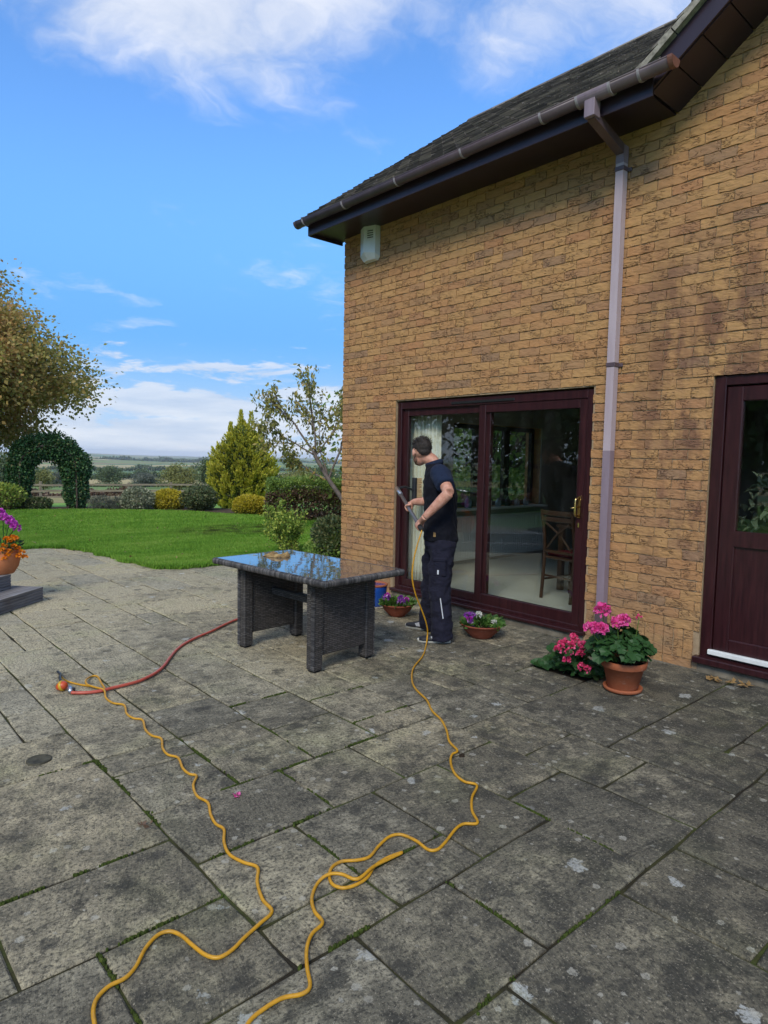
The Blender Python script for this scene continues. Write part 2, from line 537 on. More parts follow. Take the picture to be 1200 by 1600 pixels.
# green tinge on some
gr = nt.maprange(nt.noise(p, 1.6, 4, 0.6), 0.52, 0.75, 0, 0.45)
c = nt.mix(gr, c, nt.mix(1.0, c, (0.95, 1.08, 0.78), 'MULTIPLY'))
ori = nt.math('MULTIPLY', nt.math('ROUND', nt.math('FRACT', nt.math('MULTIPLY', rnd, 7.0))), 1.5708)
rivv = nt.n('ShaderNodeVectorRotate', {'Vector': pp, 'Angle': nt.math('ADD', ori, nt.math('MULTIPLY', rnd, 0.5))}, rotation_type='Z_AXIS').outputs[0]
riv = nt.noise(nt.mapping(rivv, scale=(3.0, 17.0, 1)), 1.0, 5, 0.62, dist=0.6)
h = nt.math('ADD', nt.math('MULTIPLY', riv, 0.75), nt.math('ADD', nt.math('MULTIPLY', pep, -0.12), nt.math('MULTIPLY', nt.noise(p, 40, 4, 0.65), 0.16)))
setp(nt, bs, color=c, rough=0.93, spec=0.2, normal=nt.bump(h, 1.0, 0.022))

m, nt, bs = material('joint')
p = pos(nt)
c = nt.ramp(nt.noise(p, 2.4, 5, 0.65), [(0.40, (0.030, 0.026, 0.019)), (0.52, (0.050, 0.050, 0.022)), (0.66, (0.065, 0.095, 0.022))])
setp(nt, bs, color=c, rough=1.0, spec=0.1, normal=nt.bump(nt.noise(p, 160, 4), 0.8, 0.006))
m, nt, bs = material('moss')
p = pos(nt)
c = nt.ramp(nt.noise(p, 70, 5, 0.7), [(0.32, (0.020, 0.030, 0.008)), (0.55, (0.060, 0.085, 0.018)), (0.72, (0.12, 0.15, 0.032))])
setp(nt, bs, color=c, rough=1.0, spec=0.1, normal=nt.bump(nt.noise(p, 320, 3), 1.0, 0.006))

# terrain: rough grass near, patchwork of fields far
m, nt, bs = material('fields')
p = pos(nt)
ln = nt.n('ShaderNodeVectorMath', {0: p}, operation='LENGTH').outputs['Value']
fp = nt.mapping(nt.vmath('ADD', p, nt.vmath('MULTIPLY', nt.noise(p, 0.006, 2, 0.5, out=1), (60, 60, 0))), rot=(0, 0, 0.5), scale=(0.0050, 0.0085, 0.0))
vo = nt.n('ShaderNodeTexVoronoi', {'Vector': fp, 'Scale': 1.0}, voronoi_dimensions='2D')
fr = nt.n('ShaderNodeSeparateXYZ', {0: vo.outputs['Color']}).outputs[0]
fc = nt.ramp(fr, [(0.0, (0.16, 0.24, 0.075)), (0.22, (0.44, 0.35, 0.17)), (0.40, (0.12, 0.22, 0.10)), (0.58, (0.48, 0.39, 0.19)), (0.74, (0.22, 0.28, 0.085)), (0.9, (0.30, 0.22, 0.12))], 'CONSTANT')
ve = nt.n('ShaderNodeTexVoronoi', {'Vector': fp, 'Scale': 1.0}, voronoi_dimensions='2D', feature='DISTANCE_TO_EDGE').outputs['Distance']
fc = nt.mix(nt.math('LESS_THAN', ve, 0.028), fc, (0.045, 0.060, 0.025))
fc = nt.mix(nt.maprange(nt.noise(p, 0.05, 5), 0.35, 0.65, 0, 0.35), fc, (0.10, 0.12, 0.05))
rough_g = nt.ramp(nt.noise(p, 0.7, 6, 0.65), [(0.3, (0.19, 0.19, 0.07)), (0.55, (0.30, 0.25, 0.11)), (0.75, (0.20, 0.22, 0.08))])
pad = nt.ramp(nt.noise(p, 1.2, 6, 0.65), [(0.3, (0.14, 0.27, 0.05)), (0.7, (0.20, 0.345, 0.07))])
g = nt.mix(nt.maprange(ln, 38.6, 40.2), pad, rough_g)
g = nt.mix(nt.maprange(ln, 60, 110), g, fc)
setp(nt, bs, color=g, rough=1.0, spec=0.1)
m, nt, bs = material('lawn_soil')
p = pos(nt)
c = nt.ramp(nt.noise(nt.mapping(p, scale=(1, 1, 1)), 6, 6, 0.7), [(0.3, (0.035, 0.095, 0.010)), (0.7, (0.065, 0.155, 0.016))])
setp(nt, bs, color=c, rough=1.0, spec=0.1)
m, nt, bs = material('bed_soil')
c = nt.ramp(nt.noise(pos(nt), 9, 6, 0.7), [(0.3, (0.05, 0.035, 0.025)), (0.6, (0.10, 0.075, 0.05)), (0.75, (0.24, 0.17, 0.09))])
setp(nt, bs, color=c, rough=1.0, spec=0.1, normal=nt.bump(nt.noise(pos(nt), 40, 5), 1.0, 0.02))
# grass blades: mown stripes of tone and a worn patch
m, nt, bs = material('grass')
g_ = nt.n('ShaderNodeNewGeometry')
p = g_.outputs['Position']
t = nt.math('ADD', nt.math('MULTIPLY', g_.outputs['Random Per Island'], 0.45), nt.maprange(nt.noise(nt.mapping(p, rot=(0, 0, 0.6), scale=(0.5, 1.6, 1)), 1.3, 6, 0.68), 0.30, 0.70, 0, 0.62))
c = nt.ramp(t, [(0.0, (0.080, 0.200, 0.022)), (0.35, (0.150, 0.320, 0.036)), (0.7, (0.240, 0.415, 0.058)), (1.0, (0.36, 0.47, 0.11))])
dv = nt.n('ShaderNodeVectorMath', {0: nt.mapping(p, loc=(-6.9*0.55, -12.0*0.9, 0), scale=(0.55, 0.9, 0))}, operation='LENGTH').outputs['Value']
wr = nt.math('MULTIPLY', nt.maprange(dv, 1.1, 0.35, smooth=True), nt.maprange(nt.noise(p, 3.0, 4), 0.40, 0.60))
c = nt.mix(nt.math('MULTIPLY', wr, 0.85), c, (0.050, 0.045, 0.022))
setp(nt, bs, color=c, rough=0.75, spec=0.15)
tr = nt.n('ShaderNodeBsdfTranslucent', {'Color': c})
mx = nt.n('ShaderNodeMixShader', {0: 0.35, 1: bs.outputs[0], 2: tr.outputs[0]})
nt.link(mx.outputs[0], m.node_tree.nodes['Material Output'].inputs['Surface'])

# rosewood-foil plastic joinery
m, nt, bs = material('rosewood')
p = pos(nt)
gn = nt.noise(nt.mapping(p, scale=(14, 14, 1.2)), 3.0, 5, 0.6)
c = nt.ramp(gn, [(0.3, (0.018, 0.0045, 0.0062)), (0.55, (0.034, 0.0085, 0.0105)), (0.75, (0.050, 0.014, 0.015))])
setp(nt, bs, color=c, rough=0.34, spec=0.45, normal=nt.bump(gn, 0.12, 0.002))
# brown rainwater goods, chalky where weathered
m, nt, bs = material('rainwater')
p = pos(nt)
c = nt.ramp(nt.noise(nt.mapping(p, scale=(3, 3, 0.6)), 2.2, 5, 0.6), [(0.3, (0.072, 0.048, 0.058)), (0.7, (0.120, 0.085, 0.098))])
setp(nt, bs, color=c, rough=0.42, spec=0.5)
m, nt, bs = material('rainwater_chalky')
p = pos(nt)
c = nt.ramp(nt.noise(nt.mapping(p, scale=(6, 6, 0.8)), 2.2, 5, 0.6), [(0.3, (0.38, 0.30, 0.325)), (0.7, (0.47, 0.385, 0.41))])
setp(nt, bs, color=c, rough=0.5, spec=0.4)
m, nt, bs = material('rainwater_mid')
p = pos(nt)
c = nt.ramp(nt.noise(nt.mapping(p, scale=(6, 6, 0.8)), 2.2, 5, 0.6), [(0.3, (0.20, 0.150, 0.180)), (0.7, (0.28, 0.215, 0.25))])
setp(nt, bs, color=c, rough=0.45, spec=0.45)
simple('fascia', (0.026, 0.014, 0.021), 0.36, 0.5, 0.2, 4)
simple('bracket_grey', (0.30, 0.27, 0.28), 0.5, 0.4, 0.2, 30)
simple('copper_end', (0.20, 0.085, 0.060), 0.5, 0.4, 0.25, 30)
m, nt, bs = material('roof_tile')
p = pos(nt)
rp = nt.n('ShaderNodeNewGeometry').outputs['Random Per Island']
c = nt.ramp(nt.math('ADD', nt.math('MULTIPLY', rp, 0.6), nt.math('MULTIPLY', nt.noise(p, 6, 6, 0.7), 0.4)), [(0.15, (0.050, 0.045, 0.042)), (0.40, (0.095, 0.082, 0.075)), (0.62, (0.15, 0.128, 0.112)), (0.85, (0.25, 0.215, 0.17))])
setp(nt, bs, color=c, rough=0.95, spec=0.2, normal=nt.bump(nt.noise(p, 60, 5), 0.9, 0.01))
simple('verge_mortar', (0.27, 0.245, 0.20), 0.95, 0.2, 0.45, 22, 0.8, 60)
simple('white_box', (0.62, 0.63, 0.60), 0.45, 0.4, 0.10, 5)
simple('slot_dark', (0.02, 0.02, 0.02), 0.6, 0.3)
simple('gasket', (0.012, 0.012, 0.012), 0.6, 0.3)
simple('brass', (0.75, 0.52, 0.20), 0.22, 0.5, 0.1, 30, metal=1.0)
simple('white_bar', (0.70, 0.72, 0.70), 0.4, 0.4, 0.1, 8)
# window glass: clear pane with a surface reflection
m, nt, bs = material('glass')
m.node_tree.nodes.remove(bs)
lw_ = nt.n('ShaderNodeLayerWeight', {'Blend': 0.5}).outputs['Facing']
fr = nt.math('ADD', 0.065, nt.math('MULTIPLY', nt.math('POWER', lw_, 5.0), 0.93))
dirt = nt.noise(nt.mapping(pos(nt), scale=(1, 1, 0.25)), 5.0, 5, 0.65)
gl = nt.n('ShaderNodeBsdfGlossy', {'Color': (0.95, 0.97, 1, 1), 'Roughness': 0.0})
tp = nt.n('ShaderNodeBsdfTransparent', {'Color': (0.90, 0.93, 0.915, 1)})
df = nt.n('ShaderNodeBsdfDiffuse', {'Color': (0.5, 0.5, 0.48, 1)})
t2 = nt.n('ShaderNodeMixShader', {0: nt.maprange(dirt, 0.5, 0.8, 0.0, 0.015), 1: tp.outputs[0], 2: df.outputs[0]})
mx = nt.n('ShaderNodeMixShader', {0: fr, 1: t2.outputs[0], 2: gl.outputs[0]})
nt.link(mx.outputs[0], m.node_tree.nodes['Material Output'].inputs['Surface'])

simple('room_wall', (0.34, 0.31, 0.26), 0.9, 0.2, 0.05, 3)
simple('room_ceiling', (0.55, 0.53, 0.49), 0.9, 0.2, 0.04, 3)
m, nt, bs = material('room_floor')
c = nt.ramp(nt.noise(pos(nt), 3, 5), [(0.3, (0.60, 0.575, 0.51)), (0.7, (0.68, 0.655, 0.585))])
setp(nt, bs, color=c, rough=0.35, spec=0.4)
simple('curtain', (0.82, 0.76, 0.63), 0.9, 0.2, 0.10, 40)
simple('enamel_white', (0.66, 0.655, 0.63), 0.4, 0.4, 0.04, 6)
simple('chair_wood', (0.058, 0.028, 0.016), 0.4, 0.5, 0.25, 12)
simple('chair_cushion', (0.22, 0.030, 0.042), 0.85, 0.2, 0.3, 60)
simple('bottle_glass', (0.30, 0.36, 0.38), 0.1, 0.6, 0.3, 8)
simple('picture_dark', (0.03, 0.028, 0.026), 0.5, 0.3, 0.3, 9)
simple('window_dark_frame', (0.030, 0.014, 0.016), 0.4, 0.4, 0.2, 9)

# wicker: dark grey-brown woven strands
m, nt, bs = material('wicker')
uv = nt.n('ShaderNodeTexCoord').outputs['Object']
suv = nt.n('ShaderNodeSeparateXYZ', {0: uv})
al = nt.math('ADD', suv.outputs[0], suv.outputs[1])
wv = nt.n('ShaderNodeCombineXYZ', {0: al, 1: suv.outputs[2], 2: 0.0}).outputs[0]
br = nt.n('ShaderNodeTexBrick', {'Vector': wv, 'Scale': 1.0, 'Color1': (1, 1, 1, 1), 'Color2': (0.55, 0.55, 0.55, 1), 'Mortar': (0, 0, 0, 1), 'Mortar Size': 0.0026, 'Mortar Smooth': 0.6, 'Brick Width': 0.052, 'Row Height': 0.0135}, offset=0.5)
wvn = nt.noise(nt.mapping(wv, scale=(30, 110, 1)), 1.0, 4, 0.6)
k = nt.math('MULTIPLY', br.outputs['Color'], nt.maprange(wvn, 0.3, 0.7, 0.55, 1.3))
c = nt.ramp(k, [(0.05, (0.012, 0.0115, 0.012)), (0.5, (0.048, 0.044, 0.042)), (1.0, (0.115, 0.104, 0.098))])
setp(nt, bs, color=c, rough=0.55, spec=0.4, normal=nt.bump(br.outputs['Color'], 0.9, 0.006))
m, nt, bs = material('wicker_wrap')
uv = nt.n('ShaderNodeTexCoord').outputs['Object']
wn_ = nt.noise(nt.mapping(uv, scale=(40, 40, 40)), 1.0, 4, 0.6)
rp = nt.n('ShaderNodeNewGeometry').outputs['Random Per Island']
c = nt.ramp(nt.math('ADD', nt.math('MULTIPLY', wn_, 0.5), nt.math('MULTIPLY', rp, 0.5)), [(0.25, (0.020, 0.019, 0.021)), (0.6, (0.070, 0.066, 0.065)), (0.85, (0.145, 0.135, 0.13))])
setp(nt, bs, color=c, rough=0.5, spec=0.4)
m, nt, bs = material('table_glass')
p = pos(nt)
hh = nt.noise(nt.mapping(p, rot=(0, 0, 0.15), scale=(1.0, 1.0, 1)), 6.0, 2, 0.5)
setp(nt, bs, color=nt.ramp(nt.noise(p, 14, 5, 0.7), [(0.35, (0.070, 0.070, 0.072)), (0.75, (0.16, 0.16, 0.165))]), rough=0.05, spec=0.9, ior=1.6, coat=1.0, coatr=0.01, normal=nt.bump(hh, 0.10, 0.010))
nt.link(nt.bump(hh, 0.10, 0.010), bs.inputs['Coat Normal'])
m, nt, bs = material('chamois')
p = pos(nt)
c = nt.ramp(nt.noise(p, 25, 5, 0.65), [(0.35, (0.075, 0.052, 0.034)), (0.5, (0.27, 0.175, 0.075)), (0.7, (0.42, 0.31, 0.15))])
setp(nt, bs, color=c, rough=0.95, spec=0.1, normal=nt.bump(nt.noise(p, 90, 4), 0.6, 0.004))
def hosemat(name, col):
    m, nt, bs = material(name)
    n = nt.noise(pos(nt), 35, 5, 0.65)
    c = nt.mix(nt.maprange(n, 0.48, 0.72, 0, 0.6), col, [q*0.5 for q in col])
    c = nt.mix(nt.maprange(nt.noise(pos(nt), 9, 5, 0.7), 0.55, 0.75, 0, 0.55), c, (0.16, 0.12, 0.06))
    setp(nt, bs, color=c, rough=0.42, spec=0.4)
hosemat('yellow_hose', (0.54, 0.270, 0.014))
hosemat('red_hose', (0.46, 0.085, 0.052))
simple('orange_plastic', (0.55, 0.075, 0.018), 0.4, 0.5, 0.2, 30)
simple('yellow_plastic', (0.55, 0.33, 0.02), 0.4, 0.5, 0.2, 30)
simple('dark_plastic', (0.020, 0.021, 0.024), 0.4, 0.5, 0.2, 30)
simple('steel', (0.50, 0.52, 0.56), 0.3, 0.5, 0.1, 30, metal=0.9)
simple('carbon_pole', (0.090, 0.090, 0.100), 0.32, 0.5, 0.25, 40)
simple('bristle', (0.52, 0.36, 0.19), 0.8, 0.2, 0.25, 120)
simple('black_rubber', (0.018, 0.018, 0.018), 0.7, 0.3, 0.2, 40)

def terracotta(name, ca, cb, sc=12):
    m, nt, bs = material(name)
    p = pos(nt)
    c = nt.ramp(nt.noise(p, sc, 6, 0.65), [(0.3, ca), (0.7, cb)])
    ch = nt.noise(nt.mapping(p, scale=(1, 1, 2.5)), 20, 5, 0.6)
    c = nt.mix(nt.maprange(ch, 0.6, 0.8, 0, 0.4), c, (0.45, 0.33, 0.25))
    setp(nt, bs, color=c, rough=0.75, spec=0.25, normal=nt.bump(nt.noise(p, 120, 4), 0.25, 0.003))
terracotta('terracotta', (0.29, 0.085, 0.038), (0.37, 0.120, 0.054))
terracotta('bowl_brown', (0.20, 0.052, 0.028), (0.25, 0.070, 0.038))
terracotta('urn_orange', (0.46, 0.155, 0.058), (0.55, 0.205, 0.085))
m, nt, bs = material('blue_glaze')
c = nt.ramp(nt.noise(pos(nt), 9, 5), [(0.3, (0.008, 0.045, 0.24)), (0.7, (0.014, 0.075, 0.34))])
setp(nt, bs, color=c, rough=0.15, spec=0.6, coat=0.5)
simple('potting_soil', (0.028, 0.020, 0.014), 1.0, 0.1, 0.5, 60, 1.0, 120)
m, nt, bs = material('sleeper')
tc = nt.n('ShaderNodeTexCoord').outputs['Object']
gn = nt.noise(nt.mapping(tc, scale=(2.0, 40, 40)), 1.0, 6, 0.65)
c = nt.ramp(gn, [(0.3, (0.10, 0.095, 0.095)), (0.55, (0.22, 0.215, 0.22)), (0.75, (0.33, 0.33, 0.34))])
c = nt.mix(nt.maprange(nt.noise(tc, 3, 4), 0.5, 0.75, 0, 0.5), c, (0.12, 0.085, 0.06))
setp(nt, bs, color=c, rough=0.9, spec=0.2, normal=nt.bump(gn, 0.6, 0.006))
simple('iron_cover', (0.055, 0.050, 0.032), 0.75, 0.3, 0.5, 30, 0.8, 90)
m, nt, bs = material('fence_wood')
p = pos(nt)
c = nt.ramp(nt.noise(nt.mapping(p, scale=(1, 1, 8)), 1.5, 5, 0.65), [(0.3, (0.16, 0.125, 0.095)), (0.7, (0.27, 0.22, 0.165))])
setp(nt, bs, color=c, rough=0.95, spec=0.1)
m, nt, bs = material('bark')
p = pos(nt)
bn = nt.noise(nt.mapping(p, scale=(1, 1, 0.25)), 18, 6, 0.7)
c = nt.ramp(bn, [(0.3, (0.045, 0.036, 0.028)), (0.7, (0.13, 0.105, 0.082))])
setp(nt, bs, color=c, rough=0.95, spec=0.15, normal=nt.bump(bn, 1.0, 0.03))
simple('cherry_bark', (0.165, 0.135, 0.125), 0.7, 0.3, 0.3, 14)

# people
m, nt, bs = material('skin')
p = pos(nt)
c = nt.ramp(nt.noise(p, 22, 6, 0.65), [(0.3, (0.40, 0.170, 0.112)), (0.5, (0.53, 0.265, 0.185)), (0.7, (0.62, 0.35, 0.255))])
setp(nt, bs, color=c, rough=0.55, spec=0.3, normal=nt.bump(nt.noise(p, 130, 4), 0.3, 0.003))
bs.inputs['Subsurface Weight'].default_value = 0.08
bs.inputs['Subsurface Radius'].default_value = (0.01, 0.004, 0.002)
m, nt, bs = material('hair')
tc = pos(nt)
hn = nt.noise(nt.mapping(tc, scale=(70, 70, 16)), 3.0, 4, 0.6)
c = nt.ramp(hn, [(0.3, (0.014, 0.011, 0.010)), (0.7, (0.055, 0.043, 0.036))])
setp(nt, bs, color=c, rough=0.6, spec=0.3, normal=nt.bump(hn, 0.9, 0.006))
simple('stubble', (0.16, 0.085, 0.06), 0.8, 0.2, 0.4, 220)
def cloth(name, col, wr=0.5, ws=10.0, rough=0.88):
    m, nt, bs = material(name)
    p = pos(nt)
    w = nt.noise(nt.mapping(p, rot=(0.4, 0.5, 0.2), scale=(1, 1, 1.8)), ws, 4, 0.55, dist=0.8)
    c = nt.mix(nt.maprange(nt.noise(p, 300, 2), 0.4, 0.7, 0, 0.3), col, [min(1, q*1.6) for q in col])
    setp(nt, bs, color=c, rough=rough, spec=0.15, sheen=0.02, normal=nt.bump(w, wr, 0.02))
cloth('shirt_black', (0.0055, 0.006, 0.010), 0.5, 9)
cloth('shirt_navy', (0.011, 0.018, 0.040), 0.4, 12)
cloth('shirt_grey', (0.060, 0.064, 0.085), 0.2, 12)
cloth('trouser_navy', (0.0125, 0.0125, 0.023), 0.75, 11)
simple('reflective', (0.55, 0.57, 0.60), 0.4, 0.5, 0.1, 60)
simple('shoe_black', (0.017, 0.017, 0.019), 0.6, 0.4, 0.2, 60)
simple('shoe_grey', (0.40, 0.40, 0.41), 0.7, 0.3, 0.2, 60)
simple('shoe_sole', (0.66, 0.63, 0.54), 0.6, 0.3, 0.15, 60)
simple('eye_white', (0.7, 0.68, 0.66), 0.2, 0.5, 0.02, 60)

# foliage
leafmat('leaf_maple', [(0.0, (0.150, 0.185, 0.045)), (0.3, (0.310, 0.290, 0.075)), (0.55, (0.47, 0.345, 0.105)), (0.8, (0.51, 0.300, 0.115)), (1.0, (0.43, 0.205, 0.090))], 0.42, noise_scale=0.35)
leafmat('leaf_ivy', [(0.0, (0.018, 0.057, 0.021)), (0.5, (0.040, 0.112, 0.040)), (0.85, (0.073, 0.173, 0.051)), (1.0, (0.154, 0.145, 0.054))], 0.18)
leafmat('leaf_gold', [(0.0, (0.315, 0.284, 0.021)), (0.5, (0.493, 0.404, 0.032)), (1.0, (0.630, 0.504, 0.058))], 0.3)
leafmat('leaf_gold_green', [(0.0, (0.055, 0.085, 0.012)), (0.5, (0.17, 0.19, 0.020)), (0.8, (0.34, 0.31, 0.030)), (1.0, (0.45, 0.38, 0.04))], 0.3)
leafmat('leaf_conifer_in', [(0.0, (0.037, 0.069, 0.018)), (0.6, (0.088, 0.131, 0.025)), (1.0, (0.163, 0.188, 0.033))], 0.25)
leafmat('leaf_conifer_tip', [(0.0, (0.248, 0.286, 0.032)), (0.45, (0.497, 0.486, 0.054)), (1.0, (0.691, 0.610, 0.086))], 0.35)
leafmat('leaf_variegated', [(0.0, (0.096, 0.120, 0.066)), (0.5, (0.240, 0.276, 0.168)), (1.0, (0.504, 0.504, 0.360))], 0.25)
leafmat('leaf_dark', [(0.0, (0.032, 0.057, 0.024)), (0.5, (0.081, 0.118, 0.045)), (1.0, (0.172, 0.172, 0.069))], 0.2)
leafmat('leaf_hedge', [(0.0, (0.071, 0.128, 0.033)), (0.4, (0.172, 0.274, 0.063)), (0.8, (0.316, 0.416, 0.086)), (1.0, (0.458, 0.429, 0.128))], 0.35, noise_scale=1.5)
leafmat('leaf_hedge_brown', [(0.0, (0.068, 0.036, 0.024)), (0.5, (0.143, 0.084, 0.054)), (1.0, (0.236, 0.169, 0.109))], 0.2)
leafmat('leaf_shrub', [(0.0, (0.099, 0.175, 0.034)), (0.5, (0.260, 0.385, 0.069)), (1.0, (0.546, 0.582, 0.111))], 0.35)
leafmat('leaf_cherry', [(0.0, (0.133, 0.160, 0.053)), (0.4, (0.282, 0.293, 0.091)), (0.8, (0.471, 0.424, 0.133)), (1.0, (0.566, 0.377, 0.113))], 0.5)
leafmat('leaf_grey', [(0.0, (0.06, 0.08, 0.06)), (0.5, (0.12, 0.14, 0.11)), (1.0, (0.20, 0.20, 0.14))], 0.2)
leafmat('leaf_far', [(0.0, (0.055, 0.086, 0.038)), (0.5, (0.104, 0.148, 0.059)), (1.0, (0.192, 0.209, 0.078))], 0.2, noise_scale=0.2)
leafmat('leaf_far_yellow', [(0.0, (0.123, 0.138, 0.043)), (0.5, (0.217, 0.225, 0.065)), (1.0, (0.319, 0.290, 0.087))], 0.2, noise_scale=0.2)
leafmat('leaf_geranium', [(0.0, (0.012, 0.040, 0.012)), (0.5, (0.024, 0.075, 0.020)), (1.0, (0.050, 0.115, 0.030))], 0.2)
leafmat('leaf_pansy', [(0.0, (0.030, 0.080, 0.015)), (0.5, (0.065, 0.150, 0.026)), (1.0, (0.14, 0.22, 0.045))], 0.25)
leafmat('leaf_house', [(0.0, (0.030, 0.050, 0.025)), (0.5, (0.10, 0.13, 0.075)), (1.0, (0.36, 0.38, 0.30))], 0.2)
leafmat('petal_pink', [(0.0, (0.70, 0.050, 0.26)), (0.5, (0.80, 0.095, 0.36)), (1.0, (0.86, 0.20, 0.48))], 0.3)
leafmat('petal_coral', [(0.0, (0.62, 0.025, 0.11)), (0.5, (0.75, 0.060, 0.20)), (1.0, (0.82, 0.15, 0.30))], 0.3)
leafmat('petal_magenta', [(0.0, (0.40, 0.025, 0.34)), (0.5, (0.58, 0.065, 0.50)), (1.0, (0.72, 0.20, 0.62))], 0.3)
leafmat('petal_purple', [(0.0, (0.10, 0.012, 0.16)), (0.5, (0.24, 0.040, 0.36)), (0.85, (0.46, 0.18, 0.58)), (1.0, (0.75, 0.68, 0.75))], 0.3)
leafmat('petal_orange', [(0.0, (0.72, 0.16, 0.006)), (0.5, (0.82, 0.27, 0.010)), (1.0, (0.86, 0.40, 0.02))], 0.3)
leafmat('petal_white', [(0.0, (0.62, 0.62, 0.56)), (1.0, (0.75, 0.75, 0.70))], 0.3)
leafmat('leaf_dry', [(0.0, (0.16, 0.085, 0.034)), (0.5, (0.30, 0.18, 0.070)), (1.0, (0.42, 0.29, 0.13))], 0.2)

# ------------------------------------------------------------------ ground
def beam(mb, p0, p1, w, h, upv=(0, 0, 1)):
    p0, p1 = Vector(p0), Vector(p1)
    t = (p1-p0).normalized()
    s = t.cross(Vector(upv)).normalized()
    u = s.cross(t).normalized()
    V = []
    for p in (p0, p1):
        for a, b in ((-1, -1), (1, -1), (1, 1), (-1, 1)):
            V.append(p+s*a*w/2+u*b*h/2)
    mb.add(V, [(0, 1, 2, 3)[::-1], (4, 5, 6, 7), (0, 1, 5, 4), (1, 2, 6, 5), (2, 3, 7, 6), (3, 0, 4, 7)])
    return mb

radii = np.array([0.01, 6, 12, 16, 20, 24, 28, 32, 36, 40, 46, 54, 64, 80, 100, 130, 170, 220, 290, 380, 500, 650, 850, 1100, 1500, 2000, 2700, 3600, 5000, 7000])
nang = 160
ang = np.linspace(0, 2*np.pi, nang, endpoint=False)
RR, AA = np.meshgrid(radii, ang, indexing='ij')
X, Y = RR*np.sin(AA), RR*np.cos(AA)
Z = terrain(X, Y)
und = np.sin(X*0.011+1.3)*np.cos(Y*0.007)+0.6*np.sin(X*0.0031-Y*0.0042)
Z = Z+np.where(RR > 100, und*np.clip((RR-100)/600, 0, 1)*4.0, 0)
far = np.clip((RR-1500)/3500, 0, 1)
Z = Z+far*(6+7*np.sin(AA*9.0)+5*np.sin(AA*23.0+1))
V = np.stack([X, Y, Z], -1).reshape(-1, 3)
ii, jj = np.meshgrid(np.arange(len(radii)-1), np.arange(nang), indexing='ij')
a = ii*nang+jj
b = ii*nang+(jj+1) % nang
F = np.stack([a, a+nang, b+nang, b], -1).reshape(-1, 4)
ground = structure(obj('ground', mesh_np('ground', V, F, True), 'fields'))

def sheet(name, pts, z, m, kind='structure'):
    me = bpy.data.meshes.new(name)
    me.from_pydata([(x, y, z) for x, y in pts], [], [tuple(range(len(pts)))])
    me.update()
    o = obj(name, me, m)
    o['kind'] = kind
    return o
near_edge = [(16.0, 7.9), (6.0, 8.15), (4.29, 8.30), (3.86, 8.36), (3.66, 8.46), (3.55, 8.66), (3.47, 9.2), (3.40, 10.1), (3.33, 10.8), (3.18, 11.15), (2.9, 11.38), (2.4, 11.46), (1.0, 11.48), (-3.0, 11.42), (-14.0, 11.4)]
far_edge = [(-14.0, 17.2), (-4, 19.2), (0, 19.6), (4.0, 19.3), (5.3, 18.7), (7.0, 17.7), (8.0, 16.5), (8.6, 15.0), (9.2, 14.1), (10.5, 13.2), (16.0, 11.0)]
lawn_poly = [tuple(p) for p in near_edge]+far_edge
sheet('lawn', lawn_poly, 0.004, 'lawn_soil')
bed_out = [(16.0, 12.6), (11.4, 14.6), (10.3, 15.6), (9.6, 16.8), (8.9, 18.2), (7.5, 19.1), (5.7, 20.0), (4.1, 20.6), (0, 21.0), (-4, 20.6), (-14, 18.6)]
sheet('flower_bed', far_edge+bed_out, -0.022, 'bed_soil')

# ------------------------------------------------------------------ patio of riven slabs on a 0.22 m module
GX0, GUX, GY0, GUY = 0.640, 0.2155, 1.110, 0.2220
I0, I1, J0, J1 = -13, 20, -12, 48
occ = {}
slabs = []
def put(i0, j0, i1, j1):
    for i in range(i0, i1):
        for j in range(j0, j1):
            if (i, j) in occ:
                return
    for i in range(i0, i1):
        for j in range(j0, j1):
            occ[i, j] = 1
    slabs.append((i0, j0, i1, j1))
for q in [(-1, 4, 2, 6), (-1, 6, 2, 10), (2, 7, 4, 9), (2, 9, 4, 10), (4, 7, 6, 10), (2, 5, 5, 7), (5, 5, 7, 7), (7, 5, 10, 7), (8, 7, 10, 8), (8, 8, 10, 10),
          (6, 7, 8, 9), (6, 9, 8, 11), (8, 10, 10, 12), (2, 3, 4, 5), (4, 3, 6, 5), (2, 2, 4, 3), (4, 2, 6, 3), (6, 2, 8, 5), (8, 0, 10, 3), (8, 3, 10, 5),
          (5, 0, 8, 2), (3, 0, 5, 2), (0, 0, 3, 2), (0, 2, 2, 4), (-3, 2, 0, 4), (10, 2, 12, 4), (10, 4, 12, 6), (10, 0, 12, 2), (12, 0, 14, 3), (12, 3, 14, 6), (4, -3, 7, 0), (7, -2, 9, 0), (2, -2, 4, 0),
          (10, 6, 13, 8), (10, 8, 12, 10), (14, 1, 17, 3), (14, 3, 16, 6), (16, 3, 18, 6), (2, 10, 4, 13), (4, 10, 6, 12), (0, 10, 2, 12)]:
    put(*q)
for i in range(16, 18):
    for j in range(6, 8):
        occ[i, j] = 1                      # the planting pocket by the downpipe
szs = [(2, 2), (3, 2), (2, 3), (3, 3), (2, 2), (4, 2), (2, 4), (3, 2), (2, 3), (2, 1), (1, 2), (1, 1)]
rs = random.Random(5)
for j in range(J0, J1):
    for i in range(I0, I1):
        if (i, j) in occ:
            continue
        cand = szs[:9]
        rs.shuffle(cand)
        for w, h in cand+szs[9:]:
            if i+w > I1 or j+h > J1:
                continue
            if any((a, b) in occ for a in range(i, i+w) for b in range(j, j+h)):
                continue
            # leave no one-cell slivers when it can be helped
            if i+w == I1-1 and w > 1 and (w, h) not in ((2, 1),):
                continue
            for a in range(i, i+w):
                for b in range(j, j+h):
                    occ[a, b] = 1
            slabs.append((i, j, i+w, j+h))
            break
patio = bpy.data.meshes.new('patio')
